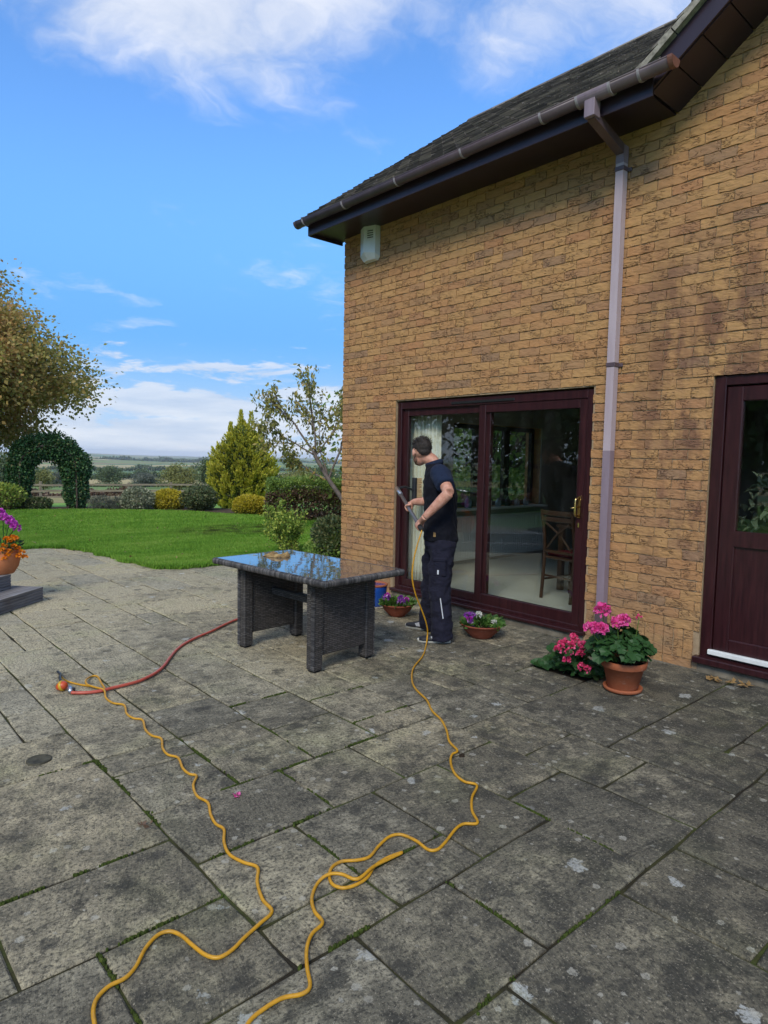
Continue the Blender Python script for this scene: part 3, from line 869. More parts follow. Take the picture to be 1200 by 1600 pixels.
px0, px1, py0, py1 = GX0+GUX*I0, 4.985, GY0+GUY*J0, GY0+GUY*J1
patio.from_pydata([(px0, py0, -0.010), (px1, py0, -0.010), (px1, py1, -0.010), (px0, py1, -0.010)], [], [(0, 1, 2, 3)])
patio = structure(obj('patio', patio, 'joint'))
def in_lawn(x, y):
    inside = False
    n = len(lawn_poly)
    k = n-1
    for i in range(n):
        xi, yi = lawn_poly[i]
        xj, yj = lawn_poly[k]
        if (yi > y) != (yj > y) and x < (xj-xi)*(y-yi)/(yj-yi)+xi:
            inside = not inside
        k = i
    return inside
def slab_geo(w, h, rs):
    """slab with a slightly ragged arris, origin at its centre, top at z=0"""
    gap = 0.0045
    hw, hh = w/2-gap, h/2-gap
    P = []
    for (ax, ay), (bx, by) in (((-1, -1), (1, -1)), ((1, -1), (1, 1)), ((1, 1), (-1, 1)), ((-1, 1), (-1, -1))):
        ns = 3
        for k in range(ns):
            t = k/ns
            x, y = (ax+(bx-ax)*t)*hw, (ay+(by-ay)*t)*hh
            if k == 0:
                q = rs.uniform(0.002, 0.012)
                x -= ax*q*0.6
                y -= ay*q*0.6
            P.append((x+rs.uniform(-.0025, .0025), y+rs.uniform(-.0025, .0025)))
    n = len(P)
    V = [(x, y, -0.04) for x, y in P]+[(x, y, -0.006) for x, y in P]
    V += [(x*(1-0.007/hw), y*(1-0.007/hh), rs.uniform(-.0015, .0005)) for x, y in P]+[(0, 0, rs.uniform(-.001, .002))]
    F = []
    for r in (0, 1):
        for k in range(n):
            F.append((r*n+k, r*n+(k+1) % n, (r+1)*n+(k+1) % n, (r+1)*n+k))
    for k in range(n):
        F.append((2*n+k, 2*n+(k+1) % n, 3*n))
    return V, F
def project(p):
    v = Vector(p)-Vector((0, 0, CAM_H))
    d = v.dot(fw)
    if d < 0.1:
        return None
    return 600+F_PX*v.dot(r2)/d, 800-F_PX*v.dot(u2)/d, d
ranked = []
for (i0, j0, i1, j1) in slabs:
    cx, cy = GX0+GUX*(i0+i1)/2, GY0+GUY*(j0+j1)/2
    w, h = GUX*(i1-i0), GUY*(j1-j0)
    cor = [(cx+sx*w/2, cy+sy*h/2) for sx in (-1, 1) for sy in (-1, 1)]
    if all(in_lawn(*c) for c in cor):
        continue
    pr = [project((x, y, 0)) for x, y in cor]
    pr = [q for q in pr if q]
    vis = any(-30 < q[0] < 1230 and 0 < q[1] < 1640 for q in pr)
    size = w*h/min([q[2] for q in pr])**2 if pr else 0
    ranked.append((vis, size, cx, cy, w, h))
ranked.sort(key=lambda t: (not t[0], -t[1]))
rest = MB()
for n, (vis, size, cx, cy, w, h) in enumerate(ranked):
    V, F = slab_geo(w, h, rs)
    dz = rs.uniform(-0.003, 0.003)
    tilt = (rs.uniform(-.004, .004), rs.uniform(-.004, .004), rs.uniform(-.004, .004))
    if vis and n < 300:
        me = bpy.data.meshes.new('paving_slab')
        me.from_pydata(V, [], F)
        me.update()
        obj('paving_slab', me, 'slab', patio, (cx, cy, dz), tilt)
    else:
        rest.add([(x+cx, y+cy, z+dz) for x, y, z in V], F)
if rest.v:
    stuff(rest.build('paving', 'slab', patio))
# cushions of moss standing in the joints
def moss_line(p0, p1, w, seed):
    rg = np.random.default_rng(seed)
    L = math.dist(p0, p1)
    n = max(6, int(L/0.0022))
    t = rg.uniform(0, 1, n)
    keep = np.sin(t*L*19+seed)+np.sin(t*L*47+seed*2)*0.7+rg.normal(0, .5, n) > 0.25
    t = t[keep]
    P = np.array(p0)[None]*(1-t[:, None])+np.array(p1)[None]*t[:, None]+rg.normal(0, w*0.34, (len(t), 2))
    return P
mossmb = MB()
mrs = random.Random(3)
def gpt(i, j):
    return (GX0+GUX*i, GY0+GUY*j)
for k, (a0, a1, w) in enumerate([((2, 10), (2, 6.6), .015), ((0.8, 10), (2, 10), .007), ((5, 2), (5, 0.05), .009), ((4, 5), (4, 3.1), .008), ((2, 5), (5, 5), .008), ((8, 10), (10, 10), .006), ((8, 8), (10, 8), .006),
                               ((6, 7), (8, 7), .006), ((3.4, 0), (4.2, 0), .017), ((2, 2), (3.3, 2), .007), ((0, 4), (2, 4), .006), ((3.4, 7), (6, 7), .006), ((0, 4), (0, 2.2), .007), ((6, 11), (8, 11), .005), ((4, 10), (4, 7.1), .005),
                               ((6, 10), (6, 7.1), .005), ((4, 3), (6, 3), .009), ((8, 3), (8, .5), .004), ((-1, 6), (1.6, 6), .006), ((5, 7), (5, 5.2), .005), ((7, 0), (5, 0), .006)]):
    p0, p1 = gpt(*a0), gpt(*a1)
    for x, y in moss_line(p0, p1, w, k+1):
        r = mrs.uniform(.0022, .0055)*(1+w*30)
        V, F = [], []
        for (rr, zz) in ((1.0, -0.009), (0.72, 0.002), (0.0, 0.0045)):
            for q in range(5):
                an = q*1.2566+x*50
                V.append((x+r*rr*math.cos(an), y+r*rr*math.sin(an), zz*(0.6+r*45)))
        F = [(q, (q+1) % 5, 5+(q+1) % 5, 5+q) for q in range(5)]+[(5+q, 5+(q+1) % 5, 10) for q in range(5)]
        mossmb.add(V, F)
stuff(mossmb.build('moss', 'moss', patio, True))

# ------------------------------------------------------------------ mown lawn: blades
def grass():
    rg = np.random.default_rng(4)
    P = []
    # density falls with distance from the camera
    for (ra, rb, n) in ((8.0, 10.5, 260000), (10.5, 14, 190000), (14, 20.2, 130000)):
        u = rg.uniform(0, 1, n)
        r = np.sqrt(ra*ra+(rb*rb-ra*ra)*u)
        a = rg.uniform(R_(4), R_(46), n)
        P.append(np.stack([r*np.sin(a), r*np.cos(a), r], -1))
    P = np.concatenate(P)
    x, y = P[:, 0], P[:, 1]
    ins = np.zeros(len(P), bool)
    k = len(lawn_poly)-1
    for i in range(len(lawn_poly)):
        xi, yi = lawn_poly[i]
        xj, yj = lawn_poly[k]
        c = ((yi > y) != (yj > y)) & (x < (xj-xi)*(y-yi)/(yj-yi+1e-9)+xi)
        ins ^= c
        k = i
    P = P[ins]
    # longer, untidy blades flopping over the paving along the lawn edge
    ed = []
    for (ax, ay), (bx, by) in zip(near_edge[1:-1], near_edge[2:]):
        L = math.hypot(bx-ax, by-ay)
        m_ = int(min(L, 8)*1500)
        tt = rg.uniform(0, 1, m_)
        ex, ey = ax+(bx-ax)*tt, ay+(by-ay)*tt
        wob = .035*np.sin(ex*7+ey*9)+.02*np.sin(ex*19-ey*13)
        nx, ny = -(by-ay)/L, (bx-ax)/L
        o_ = rg.normal(0, .022, m_)+wob
        ex, ey = ex+nx*o_, ey+ny*o_
        ed.append(np.stack([ex, ey, np.hypot(ex, ey)], -1))
    ed = np.concatenate(ed)
    ed = ed[(ed[:, 2] < 14)]
    n_in = len(P)
    P = np.concatenate([P, ed])
    N = len(P)
    az = rg.uniform(0, 2*np.pi, N)
    hgt = rg.uniform(0.026, 0.050, N)*(1+0.25*np.sin(P[:, 0]*2.1)*np.sin(P[:, 1]*1.7))
    hgt[n_in:] *= rg.uniform(.9, 1.7, N-n_in)
    wid = 0.0042+0.00045*P[:, 2]
    lean = rg.normal(0, 0.45, (N, 2))
    s = np.stack([np.cos(az), np.sin(az)], -1)*wid[:, None]
    V = np.zeros((N, 3, 3))
    V[:, 0, :2] = P[:, :2]-s
    V[:, 1, :2] = P[:, :2]+s
    V[:, 2, :2] = P[:, :2]+lean*hgt[:, None]
    V[:, 2, 2] = hgt
    V[:, :, 2] += 0.004
    F = np.arange(N*3).reshape(N, 3)
    return mesh_np('grass', V.reshape(-1, 3), F)
g = obj('grass', grass(), 'grass')
tag(g, 'short mown bright green grass of the lawn beyond the patio', 'grass', kind='stuff')

# ------------------------------------------------------------------ house
WX = 4.970                     # brick face of the garden wall
YC = 6.360                     # far corner
D1 = (3.005, 5.420, 0.060, 2.150)   # sliding door opening y0 y1 z0 z1
D2 = (1.100, 2.045, 0.070, 2.165)   # back door opening
SLOPE = 0.72
EAVE = 4.125
GY = 2.42                      # where the cross gable starts
house = empty('brick_house', (WX, YC, 0), 0, 'buff brick house wall with brown gutter, sliding glass door and tiled roof', 'house')
def hb(mb, name, m, parent=None, smooth=False):
    return mb.build(name, m, parent or house, smooth, world=True)
mb = MB()
xa, xb = WX+0.0095, WX+0.30
ym = -2.6
for y0, y1, z0, z1 in [(D1[1], YC-0.006, -.3, EAVE), (D1[0], D1[1], D1[3], EAVE), (D1[0], D1[1], -.3, D1[2]), (D2[1], D1[0], -.3, EAVE), (D2[0], D2[1], D2[3], EAVE), (D2[0], D2[1], -.3, D2[2]), (ym, D2[0], -.3, EAVE)]:
    mb.box((xa, y0, z0), (xb, y1, z1))
apex_y = -0.2
mb.prism([(GY, EAVE), (apex_y, EAVE+(GY-apex_y)*SLOPE), (ym, EAVE+(GY-apex_y)*SLOPE-(apex_y-ym)*SLOPE), (ym, EAVE)], 'x', xa, xb)
wall = hb(mb, 'wall', 'mortar')
# brick variants (front towards -x, origin at the centre of the front face)
BL, BH = 0.2180, 0.0680
def brick_variant(seed, L=BL, H=BH):
    r = random.Random(seed)
    nu, nv = 7, 4
    V, F = [], []
    bow = r.uniform(-.002, .002)
    for j in range(nv):
        for i in range(nu):
            y = -L/2+L*i/(nu-1)
            z = -H/2+H*j/(nv-1)
            eu, ev = i in (0, nu-1), j in (0, nv-1)
            x = r.uniform(-.0022, .0006)
            if eu or ev:
                x = r.uniform(-.0020, .0010)
                if ev:
                    z += r.uniform(-.0042, .0022)
                if eu:
                    y += r.uniform(-.0022, .0018)
            if eu and ev:
                x += .0012
            V.append((x, y, z+bow*math.sin(math.pi*i/(nu-1))))
    for j in range(nv-1):
        for i in range(nu-1):
            a = j*nu+i
            F.append((a, a+nu, a+nu+1, a+1))
    ring = [i for i in range(nu)]+[j*nu+nu-1 for j in range(1, nv)]+[(nv-1)*nu+i for i in range(nu-2, -1, -1)]+[j*nu for j in range(nv-2, 0, -1)]
    b = len(V)
    for q in ring:
        V.append((0.030, V[q][1]*0.985, V[q][2]*0.97))
    n = len(ring)
    for k in range(n):
        F.append((ring[k], ring[(k+1) % n], b+(k+1) % n, b+k))
    return V, F
variants = [brick_variant(s) for s in range(12)]
vmesh = []
for V, F in variants:
    me = bpy.data.meshes.new('brick')
    me.from_pydata(V, [], F)
    me.materials.append(MATS['brick'])
    me.update()
    vmesh.append(me)
def top_at(y):
    return EAVE-0.004 if y > GY else EAVE+(GY-y)*SLOPE-0.004
bricks = []       # (y, z, length, soldier)
brr = random.Random(21)
k = 0
while True:
    zc_ = 0.285+0.075*k+0.0375
    if zc_ > 6.1:
        break
    z0, z1 = zc_-0.033, zc_+0.033
    y = 6.365-(0.1125 if k % 2 else 0.0)
    edges = [6.365] if not k % 2 else [6.365, 6.365-0.1125]
    cuts = []
    yy = 6.365 if not k % 2 else 6.365-0.1125
    if k % 2:
        cuts.append((6.365-0.1125, 6.365))
    while yy > ym:
        cuts.append((yy-0.225, yy))
        yy -= 0.225
    for c0, c1 in cuts:
        segs = [(c0+0.0035, c1-0.0035)]
        for d in (D1, D2):
            if z1 > d[2]-0.005 and z0 < d[3]-0.005:
                ns = []
                for s0, s1 in segs:
                    if s1 <= d[0]-0.002 or s0 >= d[1]+0.002:
                        ns.append((s0, s1))
                    else:
                        if s0 < d[0]-0.02:
                            ns.append((s0, d[0]-0.001))
                        if s1 > d[1]+0.02:
                            ns.append((d[1]+0.001, s1))
                segs = ns
        for s0, s1 in segs:
            if s1 > YC+0.003:
                s1 = YC+0.003
            if z1 > top_at((s0+s1)/2)+0.03 or s1-s0 < 0.02:
                continue
            bricks.append(((s0+s1)/2, zc_, s1-s0, 0))
    k += 1
# soldier course and the footing course
yy = 6.36
while yy > ym:
    c = yy-0.0375
    if not (D1[0]-0.03 < c < D1[1]+0.03 or D2[0]-0.03 < c < D2[1]+0.03):
        bricks.append((c, 0.1755, 0.215, 1))
    yy -= 0.075
yy = 6.36
while yy > ym:
    c = yy-0.1125
    if not (D1[0]-0.1 < c < D1[1]+0.1 or D2[0]-0.1 < c < D2[1]+0.1):
        bricks.append((c, 0.0285, 0.215, 0))
    yy -= 0.225
def brick_rank(b):
    q = project((WX, b[0], b[1]))
    if q is None or not (-5 < q[0] < 1205 and -5 < q[1] < 1605):
        return 1e9
    return q[2]
bricks.sort(key=brick_rank)
rv_, rf_ = [], []
for n, (y, z, L, sold) in enumerate(bricks):
    vi = brr.randrange(12)
    dx = brr.uniform(-.0025, .0025)
    rot = (brr.uniform(-.006, .006)+(math.pi/2 if sold else 0), 0, brr.uniform(-.008, .008))
    sc = (1, L/BL, brr.uniform(.97, 1.03))
    if n < 300:
        obj('brick', vmesh[vi], None, wall, (WX+dx, y, z), rot, sc, world=True)
    else:
        V, F = variants[vi]
        mm = Matrix.Translation((WX+dx, y, z)) @ Matrix.Rotation(rot[0], 4, 'X') @ Matrix.Diagonal((1, sc[1], sc[2], 1))
        b = len(rv_)
        rv_ += [tuple(mm @ Vector(p)) for p in V]
        rf_ += [tuple(i+b for i in f) for f in F]
me = bpy.data.meshes.new('brickwork')
me.from_pydata(rv_, [], rf_)
me.update()
stuff(obj('brickwork', me, 'brick', wall, world=True))
# base under the doors, gable end wall and rear walls
mb = MB()
mb.box((WX-0.012, ym, -0.06), (WX+0.3, YC+0.004, 0.0))
mb.box((WX-0.003, D2[0], 0.0), (WX+0.3, D2[1], 0.068))
mb.box((WX-0.003, D1[0], 0.0), (WX+0.3, D1[1], 0.058))
hb(mb, 'footing', 'plinth')
WIN = (6.62, 8.62, 0.86, 2.02)
mb = MB()
for x0, x1, z0, z1 in [(xb, WIN[0], -.3, EAVE), (WIN[1], 9.93, -.3, EAVE), (WIN[0], WIN[1], -.3, WIN[2]), (WIN[0], WIN[1], WIN[3], EAVE)]:
    mb.box((x0, YC-0.28, z0), (x1, YC-0.002, z1))
mb.prism([(WX+0.31, EAVE), (9.93, EAVE), (7.45, EAVE+2.48*SLOPE)], 'y', YC-0.28, YC-0.002)
hb(mb, 'end_wall', 'brick')
mb = MB()
mb.box((9.65, -2.6, -.3), (9.93, YC-0.285, EAVE))
mb.box((WX+0.31, -2.6, -.3), (9.64, -2.35, EAVE))
hb(mb, 'rear_wall', 'brick')
# roof: deck, ridge, tiles
th = math.atan(SLOPE)
RX0, RZ0 = 4.455, 4.205         # eaves edge of the tiles
RXR = 7.45
RZR = RZ0+(RXR-RX0)*SLOPE
mb = MB()
V = [(RX0+0.03, 2.46, RZ0), (RXR, -0.2, RZR-0.02), (2*RXR-RX0, 2.46, RZ0), (RX0+0.03, 6.62, RZ0), (RXR, 6.62, RZR-0.02), (2*RXR-RX0, 6.62, RZ0)]
mb.add(V, [(0, 1, 4, 3), (1, 2, 5, 4), (0, 3, 5, 2), (3, 4, 5), (0, 2, 1)])
roof = hb(mb, 'roof', 'roof_tile')
def tile_field(org, es, ey, n_rows, n_cols, gauge=0.105, wid=0.168, keep=None, seed=1):
    rg = random.Random(seed)
    es, ey = Vector(es).normalized(), Vector(ey).normalized()
    en = es.cross(ey).normalized()
    if en.z < 0:
        en = -en
    V, F = [], []
    for i in range(n_rows):
        for j in range(n_cols+1):
            s0 = i*gauge+rg.uniform(-.006, .006)
            y0 = (j-(0.5 if i % 2 else 0))*wid+0.002
            y1 = y0+wid-0.005
            y0, y1 = max(y0, 0), min(y1, n_cols*wid)
            if y1-y0 < 0.02:
                continue
            c = Vector(org)+es*(s0+0.05)+ey*((y0+y1)/2)
            if keep and not keep(c):
                continue
            lo = 0.022+rg.uniform(0, .008)
            hi_ = 0.004+rg.uniform(0, .004)
            tk = rg.uniform(.012, .020)
            tw = rg.uniform(-.005, .005)
            b = len(V)
            for (s, y, h) in ((s0, y0, lo-tk), (s0, y1, lo-tk), (s0+gauge*1.35, y1, hi_-.006), (s0+gauge*1.35, y0, hi_-.006), (s0, y0, lo+tw), (s0, y1, lo-tw), (s0+gauge*1.35, y1, hi_), (s0+gauge*1.35, y0, hi_)):
                V.append(tuple(Vector(org)+es*s+ey*y+en*h))
            F += [tuple(b+q for q in f) for f in ((0, 1, 2, 3), (4, 7, 6, 5), (0, 4, 5, 1), (1, 5, 6, 2), (2, 6, 7, 3), (3, 7, 4, 0))]
    me = bpy.data.meshes.new('roof_tiles')
    me.from_pydata(V, [], F)
    me.update()
    return me
ncol = int((6.63+0.3)/0.168)
nrow = int((RXR-RX0)/math.cos(th)/0.105)
stuff(obj('roof_tiles', tile_field((RX0, 6.63-ncol*0.168, RZ0), (math.cos(th), 0, math.sin(th)), (0, 1, 0), nrow, ncol, keep=lambda c: c.y > 2.47-(c.x-RX0)*0.86), 'roof_tile', roof, world=True))
mb = MB()
yy = 6.66
while yy > -0.1:
    mb.prism([(RXR-0.10, RZR-0.055), (RXR-0.055, RZR+0.005), (RXR, RZR+0.028), (RXR+0.055, RZR+0.005), (RXR+0.10, RZR-0.055)], 'y', yy-0.44, yy)
    yy -= 0.45
hb(mb, 'ridge', 'roof_tile', roof)
# cross gable: slope, verge, bargeboard, boarded soffit
CZ0, CY0 = 4.215, 2.520
apex = (apex_y, CZ0+(CY0-apex_y)*SLOPE)
mb = MB()
X0c, X1c = 4.555, 9.6
V = [(X0c, CY0, CZ0), (X0c, apex[0], apex[1]), (X0c, 2*apex[0]-CY0, CZ0), (X1c, CY0, CZ0), (X1c, apex[0], apex[1]), (X1c, 2*apex[0]-CY0, CZ0)]
V += [(x, y, z-0.05) for x, y, z in V]
mb.add(V, [(0, 3, 4, 1), (1, 4, 5, 2), (0, 1, 7, 6), (1, 2, 8, 7), (6, 7, 10, 9), (7, 8, 11, 10), (0, 6, 9, 3), (2, 5, 11, 8)])
groof = hb(mb, 'gable_roof', 'roof_tile')
L_ = (CY0-apex_y)/math.cos(th)
stuff(obj('roof_tiles', tile_field((4.50, CY0+0.03, CZ0), (0, -math.cos(th), math.sin(th)), (1, 0, 0), int(L_/0.105), 26, seed=2), 'roof_tile', groof, world=True))
d_ = Vector((0, -math.cos(th), math.sin(th)))
nrm = Vector((0, math.sin(th), math.cos(th)))
mb = MB()
o_ = Vector((4.535, CY0+0.02, CZ0-0.012))
for q in range(9):
    a_ = o_+d_*(q*0.36)
    beam(mb, a_+nrm*0.004, a_+d_*0.352+nrm*0.004, 0.07, 0.050, nrm)
hb(mb, 'verge', 'verge_mortar')
mb = MB()
o_ = Vector((4.560, 2.435, 4.105))
beam(mb, o_+nrm*0.060, o_+d_*3.2+nrm*0.060, 0.022, 0.155, nrm)
hb(mb, 'bargeboard', 'fascia')
for q in range(15):
    mb = MB()
    a_ = Vector((4.771, 2.415, 4.098))+d_*(q*0.205+0.004)
    beam(mb, a_, a_+d_*0.197, 0.398, 0.014, nrm)
    hb(mb, 'soffit_board', 'fascia')
# eaves: soffit and fascia along the wall
mb = MB()
mb.box((4.553, 2.425, 4.085), (WX+0.06, 6.478, 4.100))
hb(mb, 'soffit', 'fascia')
mb = MB()
mb.box((4.530, 2.385, 4.050), (4.551, 6.490, 4.195), 0.003)
mb.box((4.551, 6.480, 4.050), (5.035, 6.498, 4.240), 0.003)
hb(mb, 'fascia_board', 'fascia')
# gutter: open half-round profile with unions and end caps
GXc, GZc, GR = 4.465, 4.200, 0.053
def gutter_prof(r, t):
    a = [(GXc+r*math.cos(q), GZc+1.15*r*math.sin(q)*0.95) for q in np.linspace(math.pi, 2*math.pi, 13)]
    b_ = [(GXc+(r-t)*math.cos(q), GZc+1.15*(r-t)*math.sin(q)*0.95) for q in np.linspace(2*math.pi, math.pi, 13)]
    return a+b_
mb = MB()
mb.prism(gutter_prof(GR, 0.004), 'y', 2.225, 6.60)
mb.tube([(GXc-GR+.002, 2.225, GZc+.002), (GXc-GR+.002, 6.60, GZc+.002)], 0.006, 6)
gut = hb(mb, 'gutter', 'rainwater', None, True)
for yb in (6.44, 5.72, 4.90, 4.06, 3.24, 2.44):
    mb = MB().prism(gutter_prof(GR+0.005, 0.008), 'y', yb-0.009, yb+0.009)
    mb.box((GXc+GR-0.012, yb-0.009, GZc-0.03), (4.532, yb+0.009, GZc+0.012))
    hb(mb, 'bracket', 'bracket_grey', gut)
for yb in (6.60, 2.222):
    mb = MB().prism([(GXc+(GR+.006)*math.cos(q), GZc+.005+1.12*(GR+.006)*math.sin(q)) for q in np.linspace(math.pi, 2*math.pi, 13)], 'y', yb-0.022, yb+0.012)
    hb(mb, 'end_cap', 'rainwater' if yb > 4 else 'copper_end', gut)
# outlet, swan neck and square downpipe
PY = 2.812
mb = MB().prism(gutter_prof(GR+0.006, 0.009), 'y', PY-0.155, PY+0.105)
mb.box((GXc-0.042, PY-0.042, 4.03), (GXc+0.042, PY+0.042, GZc-0.045), 0.004)
pipe = hb(mb, 'downpipe_outlet', 'rainwater_mid')
for yb in (PY-0.155, PY+0.105):
    hb(MB().prism(gutter_prof(GR+0.009, 0.012), 'y', yb-0.010, yb+0.010), 'bracket', 'bracket_grey', pipe)
def square_leg(name, p0, p1, w, m, bev=0.004):
    mb = MB()
    beam(mb, p0, p1, w, w, (1, 0, 0) if abs((Vector(p1)-Vector(p0)).normalized().x) < .5 else (0, 1, 0))
    return hb(mb, name, m, pipe)
square_leg('swan_neck', (GXc, PY, 4.055), (WX-0.055, PY, 3.93), 0.066, 'rainwater')
square_leg('upper_pipe', (WX-0.055, PY, 3.97), (WX-0.055, PY, 3.84), 0.068, 'rainwater_mid')
square_leg('upper_pipe', (WX-0.055, PY, 3.84), (WX-0.055, PY, 1.62), 0.065, 'rainwater_chalky')
square_leg('lower_pipe', (WX-0.055, PY, 1.6195), (WX-0.055, PY, 0.30), 0.0655, 'rainwater_mid')
square_leg('lower_pipe', (WX-0.055, PY, 0.2995), (WX-0.055, PY, -0.02), 0.072, 'rainwater')
for zc_ in (3.80, 2.30, 0.315):
    mb = MB().box((WX-0.093, PY-0.038, zc_-0.017), (WX-0.004, PY+0.038, zc_+0.017), 0.003)
    mb.box((WX-0.016, PY-0.062, zc_-0.014), (WX-0.004, PY+0.062, zc_+0.014), 0.002)
    hb(mb, 'pipe_clip', 'rainwater', pipe)

# sliding patio door
def frame_rect(mb, x0, x1, y0, y1, z0, z1, w, wb=None, wt=None, bev=0.004):
    wb = wb or w
    wt = wt or w
    mb.box((x0, y0, z0), (x1, y0+w, z1), bev)
    mb.box((x0, y1-w, z0), (x1, y1, z1), bev)
    mb.box((x0+.001, y0+w-.001, z0), (x1-.001, y1-w+.001, z0+wb), bev)
    mb.box((x0+.001, y0+w-.001, z1-wt), (x1-.001, y1-w+.001, z1), bev)
    return mb
sl = hb(frame_rect(MB(), WX+0.030, WX+0.150, D1[0]+.006, D1[1]-.006, D1[2]+.004, D1[3]-.014, 0.062, 0.055, 0.075), 'sliding_door', 'rosewood')
sl['label'] = 'dark rosewood sliding patio door with two large panes'
mb = MB().box((WX-0.035, D1[0]-.02, D1[2]-0.005), (WX+0.06, D1[1]+.012, D1[2]+0.026), 0.005)
hb(mb, 'door_sill', 'rosewood', sl)
mb = MB().box((WX+0.022, 3.83, 2.078), (WX+0.032, 4.62, 2.104), 0.004)
hb(mb, 'trickle_vent', 'gasket', sl)
ymid = 4.205
s1 = hb(frame_rect(MB(), WX+0.062, WX+0.110, ymid-0.075, D1[1]-0.066, 0.118, 2.064, 0.078, 0.078, 0.078), 'fixed_sash', 'rosewood', sl)
s2 = hb(frame_rect(MB(), WX+0.040, WX+0.090, D1[0]+0.066, ymid+0.055, 0.116, 2.063, 0.080, 0.100, 0.080), 'sliding_sash', 'rosewood', sl)
for (xg, y0, y1, z0, z1) in ((WX+0.082, ymid+0.001, D1[1]-0.140, 0.192, 1.990), (WX+0.064, D1[0]+0.142, ymid-0.021, 0.212, 1.987)):
    hb(MB().box((xg, y0, z0), (xg+0.006, y1, z1)), 'pane', 'glass', sl)
    f = MB()
    for a0, a1, b0, b1 in ((y0, y0+.007, z0, z1), (y1-.007, y1, z0, z1), (y0, y1, z0, z0+.007), (y0, y1, z1-.007, z1)):
        f.box((xg-0.004, a0, b0), (xg-0.001, a1, b1))
    hb(f, 'gasket', 'gasket', sl)
mb = MB().box((WX+0.028, 3.098, 1.045), (WX+0.041, 3.132, 1.235), 0.004)
mb.tube(catmull([(WX+0.035, 3.115, 1.215), (WX-0.005, 3.117, 1.212), (WX-0.018, 3.120, 1.19), (WX-0.018, 3.120, 1.09), (WX-0.005, 3.117, 1.068), (WX+0.035, 3.115, 1.065)], 4), 0.010, 8)
mb.tube([(WX+0.035, 3.115, 1.14), (WX-0.02, 3.16, 1.13)], 0.006, 6)
hb(mb, 'handle', 'brass', sl, True)
hb(MB().box((WX+0.030, 3.108, 0.965), (WX+0.041, 3.126, 1.005), 0.003), 'lock', 'brass', sl)

# glazed back door
bd = hb(frame_rect(MB(), WX+0.020, WX+0.110, D2[0]+.004, D2[1]-.004, D2[2]+.006, D2[3]-.006, 0.078, 0.045, 0.070), 'back_door', 'rosewood')
bd['label'] = 'dark rosewood back door with glazed upper half and solid lower panel'
hb(MB().box((WX-0.050, D2[0]-.02, D2[2]-.006), (WX+0.05, D2[1]+.024, D2[2]+.042), 0.006), 'door_sill', 'rosewood', bd)
lf = MB()
y0, y1, z0, z1 = D2[0]+.086, D2[1]-.086, 0.150, 2.080
lf.box((WX+0.034, y0, z0), (WX+0.090, y0+.108, z1), 0.006)
lf.box((WX+0.034, y1-.108, z0), (WX+0.090, y1, z1), 0.006)
lf.box((WX+0.035, y0+.107, z1-.105), (WX+0.089, y1-.107, z1), 0.006)
lf.box((WX+0.035, y0+.107, z0), (WX+0.089, y1-.107, z0+.115), 0.006)
lf.prism([(y0+.100, 0.945), (y1-.100, 0.945), (y1-.040, 1.000), (y1-.100, 1.055), (y0+.100, 1.055), (y0+.040, 1.000)], 'x', WX+0.0325, WX+0.0905)
hb(lf, 'door_leaf', 'rosewood', bd)
pn = MB().box((WX+0.052, y0+.105, z0+.112), (WX+0.075, y1-.105, 0.948))
hb(pn, 'door_panel', 'rosewood', bd)
hb(MB().box((WX+0.055, y0+.105, 1.050), (WX+0.061, y1-.105, z1-.102)), 'pane', 'glass', bd)
hb(MB().box((WX-0.004, y0-.060, 0.136), (WX+0.033, y1+.020, 0.172), 0.004), 'weather_bar', 'white_bar', bd)

# rooms behind the glass
IX = xb+0.002
mb = MB()
mb.box((IX-.26, 2.62, 0.0), (9.64, YC-.29, 0.098))
mb.box((IX-.26, -2.3, 0.0), (9.64, 2.38, 0.098))
hb(mb, 'interior_floor', 'room_floor')
mb = MB()
mb.box((IX, -2.3, 2.42), (9.64, YC-.29, 2.50))
hb(mb, 'interior_ceiling', 'room_ceiling')
mb = MB()
mb.box((IX, 2.40, 0.0), (9.64, 2.60, 2.42))
mb.box((9.60, 2.60, 0.0), (9.645, YC-.29, 2.42))
mb.box((7.6, -2.3, 0.0), (7.7, 2.40, 2.42))
for x0, x1, z0, z1 in [(IX, WIN[0], .098, 2.42), (WIN[1], 9.60, .098, 2.42), (WIN[0], WIN[1], .098, WIN[2]), (WIN[0], WIN[1], WIN[3], 2.42)]:
    mb.box((x0, YC-.305, z0), (x1, YC-.283, z1))
for y0, y1, z0, z1 in [(5.45, YC-.31, .098, 2.42), (2.98, 5.45, 2.16, 2.42), (2.60, 2.98, .098, 2.42)]:
    mb.box((IX-.001, y0, z0), (IX+.02, y1, z1))
hb(mb, 'interior_wall', 'room_wall')
# end-wall window
wf = MB()
def fr_y(mb, y0, y1, x0, x1, z0, z1, w):
    mb.box((x0, y0, z0), (x0+w, y1, z1))
    mb.box((x1-w, y0, z0), (x1, y1, z1))
    mb.box((x0+w, y0, z0), (x1-w, y1, z0+w))
    mb.box((x0+w, y0, z1-w), (x1-w, y1, z1))
xs = [WIN[0], 7.28, 7.95, WIN[1]]
for a_, b_ in zip(xs[:-1], xs[1:]):
    fr_y(wf, YC-.16, YC-.10, a_+.002, b_-.002, WIN[2]+.002, WIN[3]-.002, 0.062)
win = hb(wf, 'window', 'window_dark_frame')
for a_, b_ in zip(xs[:-1], xs[1:]):
    hb(MB().box((a_+.06, YC-.132, WIN[2]+.06), (b_-.06, YC-.128, WIN[3]-.06)), 'pane', 'glass', win)
hb(MB().box((WIN[0]-.05, YC-.42, WIN[2]-.028), (WIN[1]+.05, YC-.165, WIN[2]-.002), 0.004), 'window_sill', 'enamel_white', win)

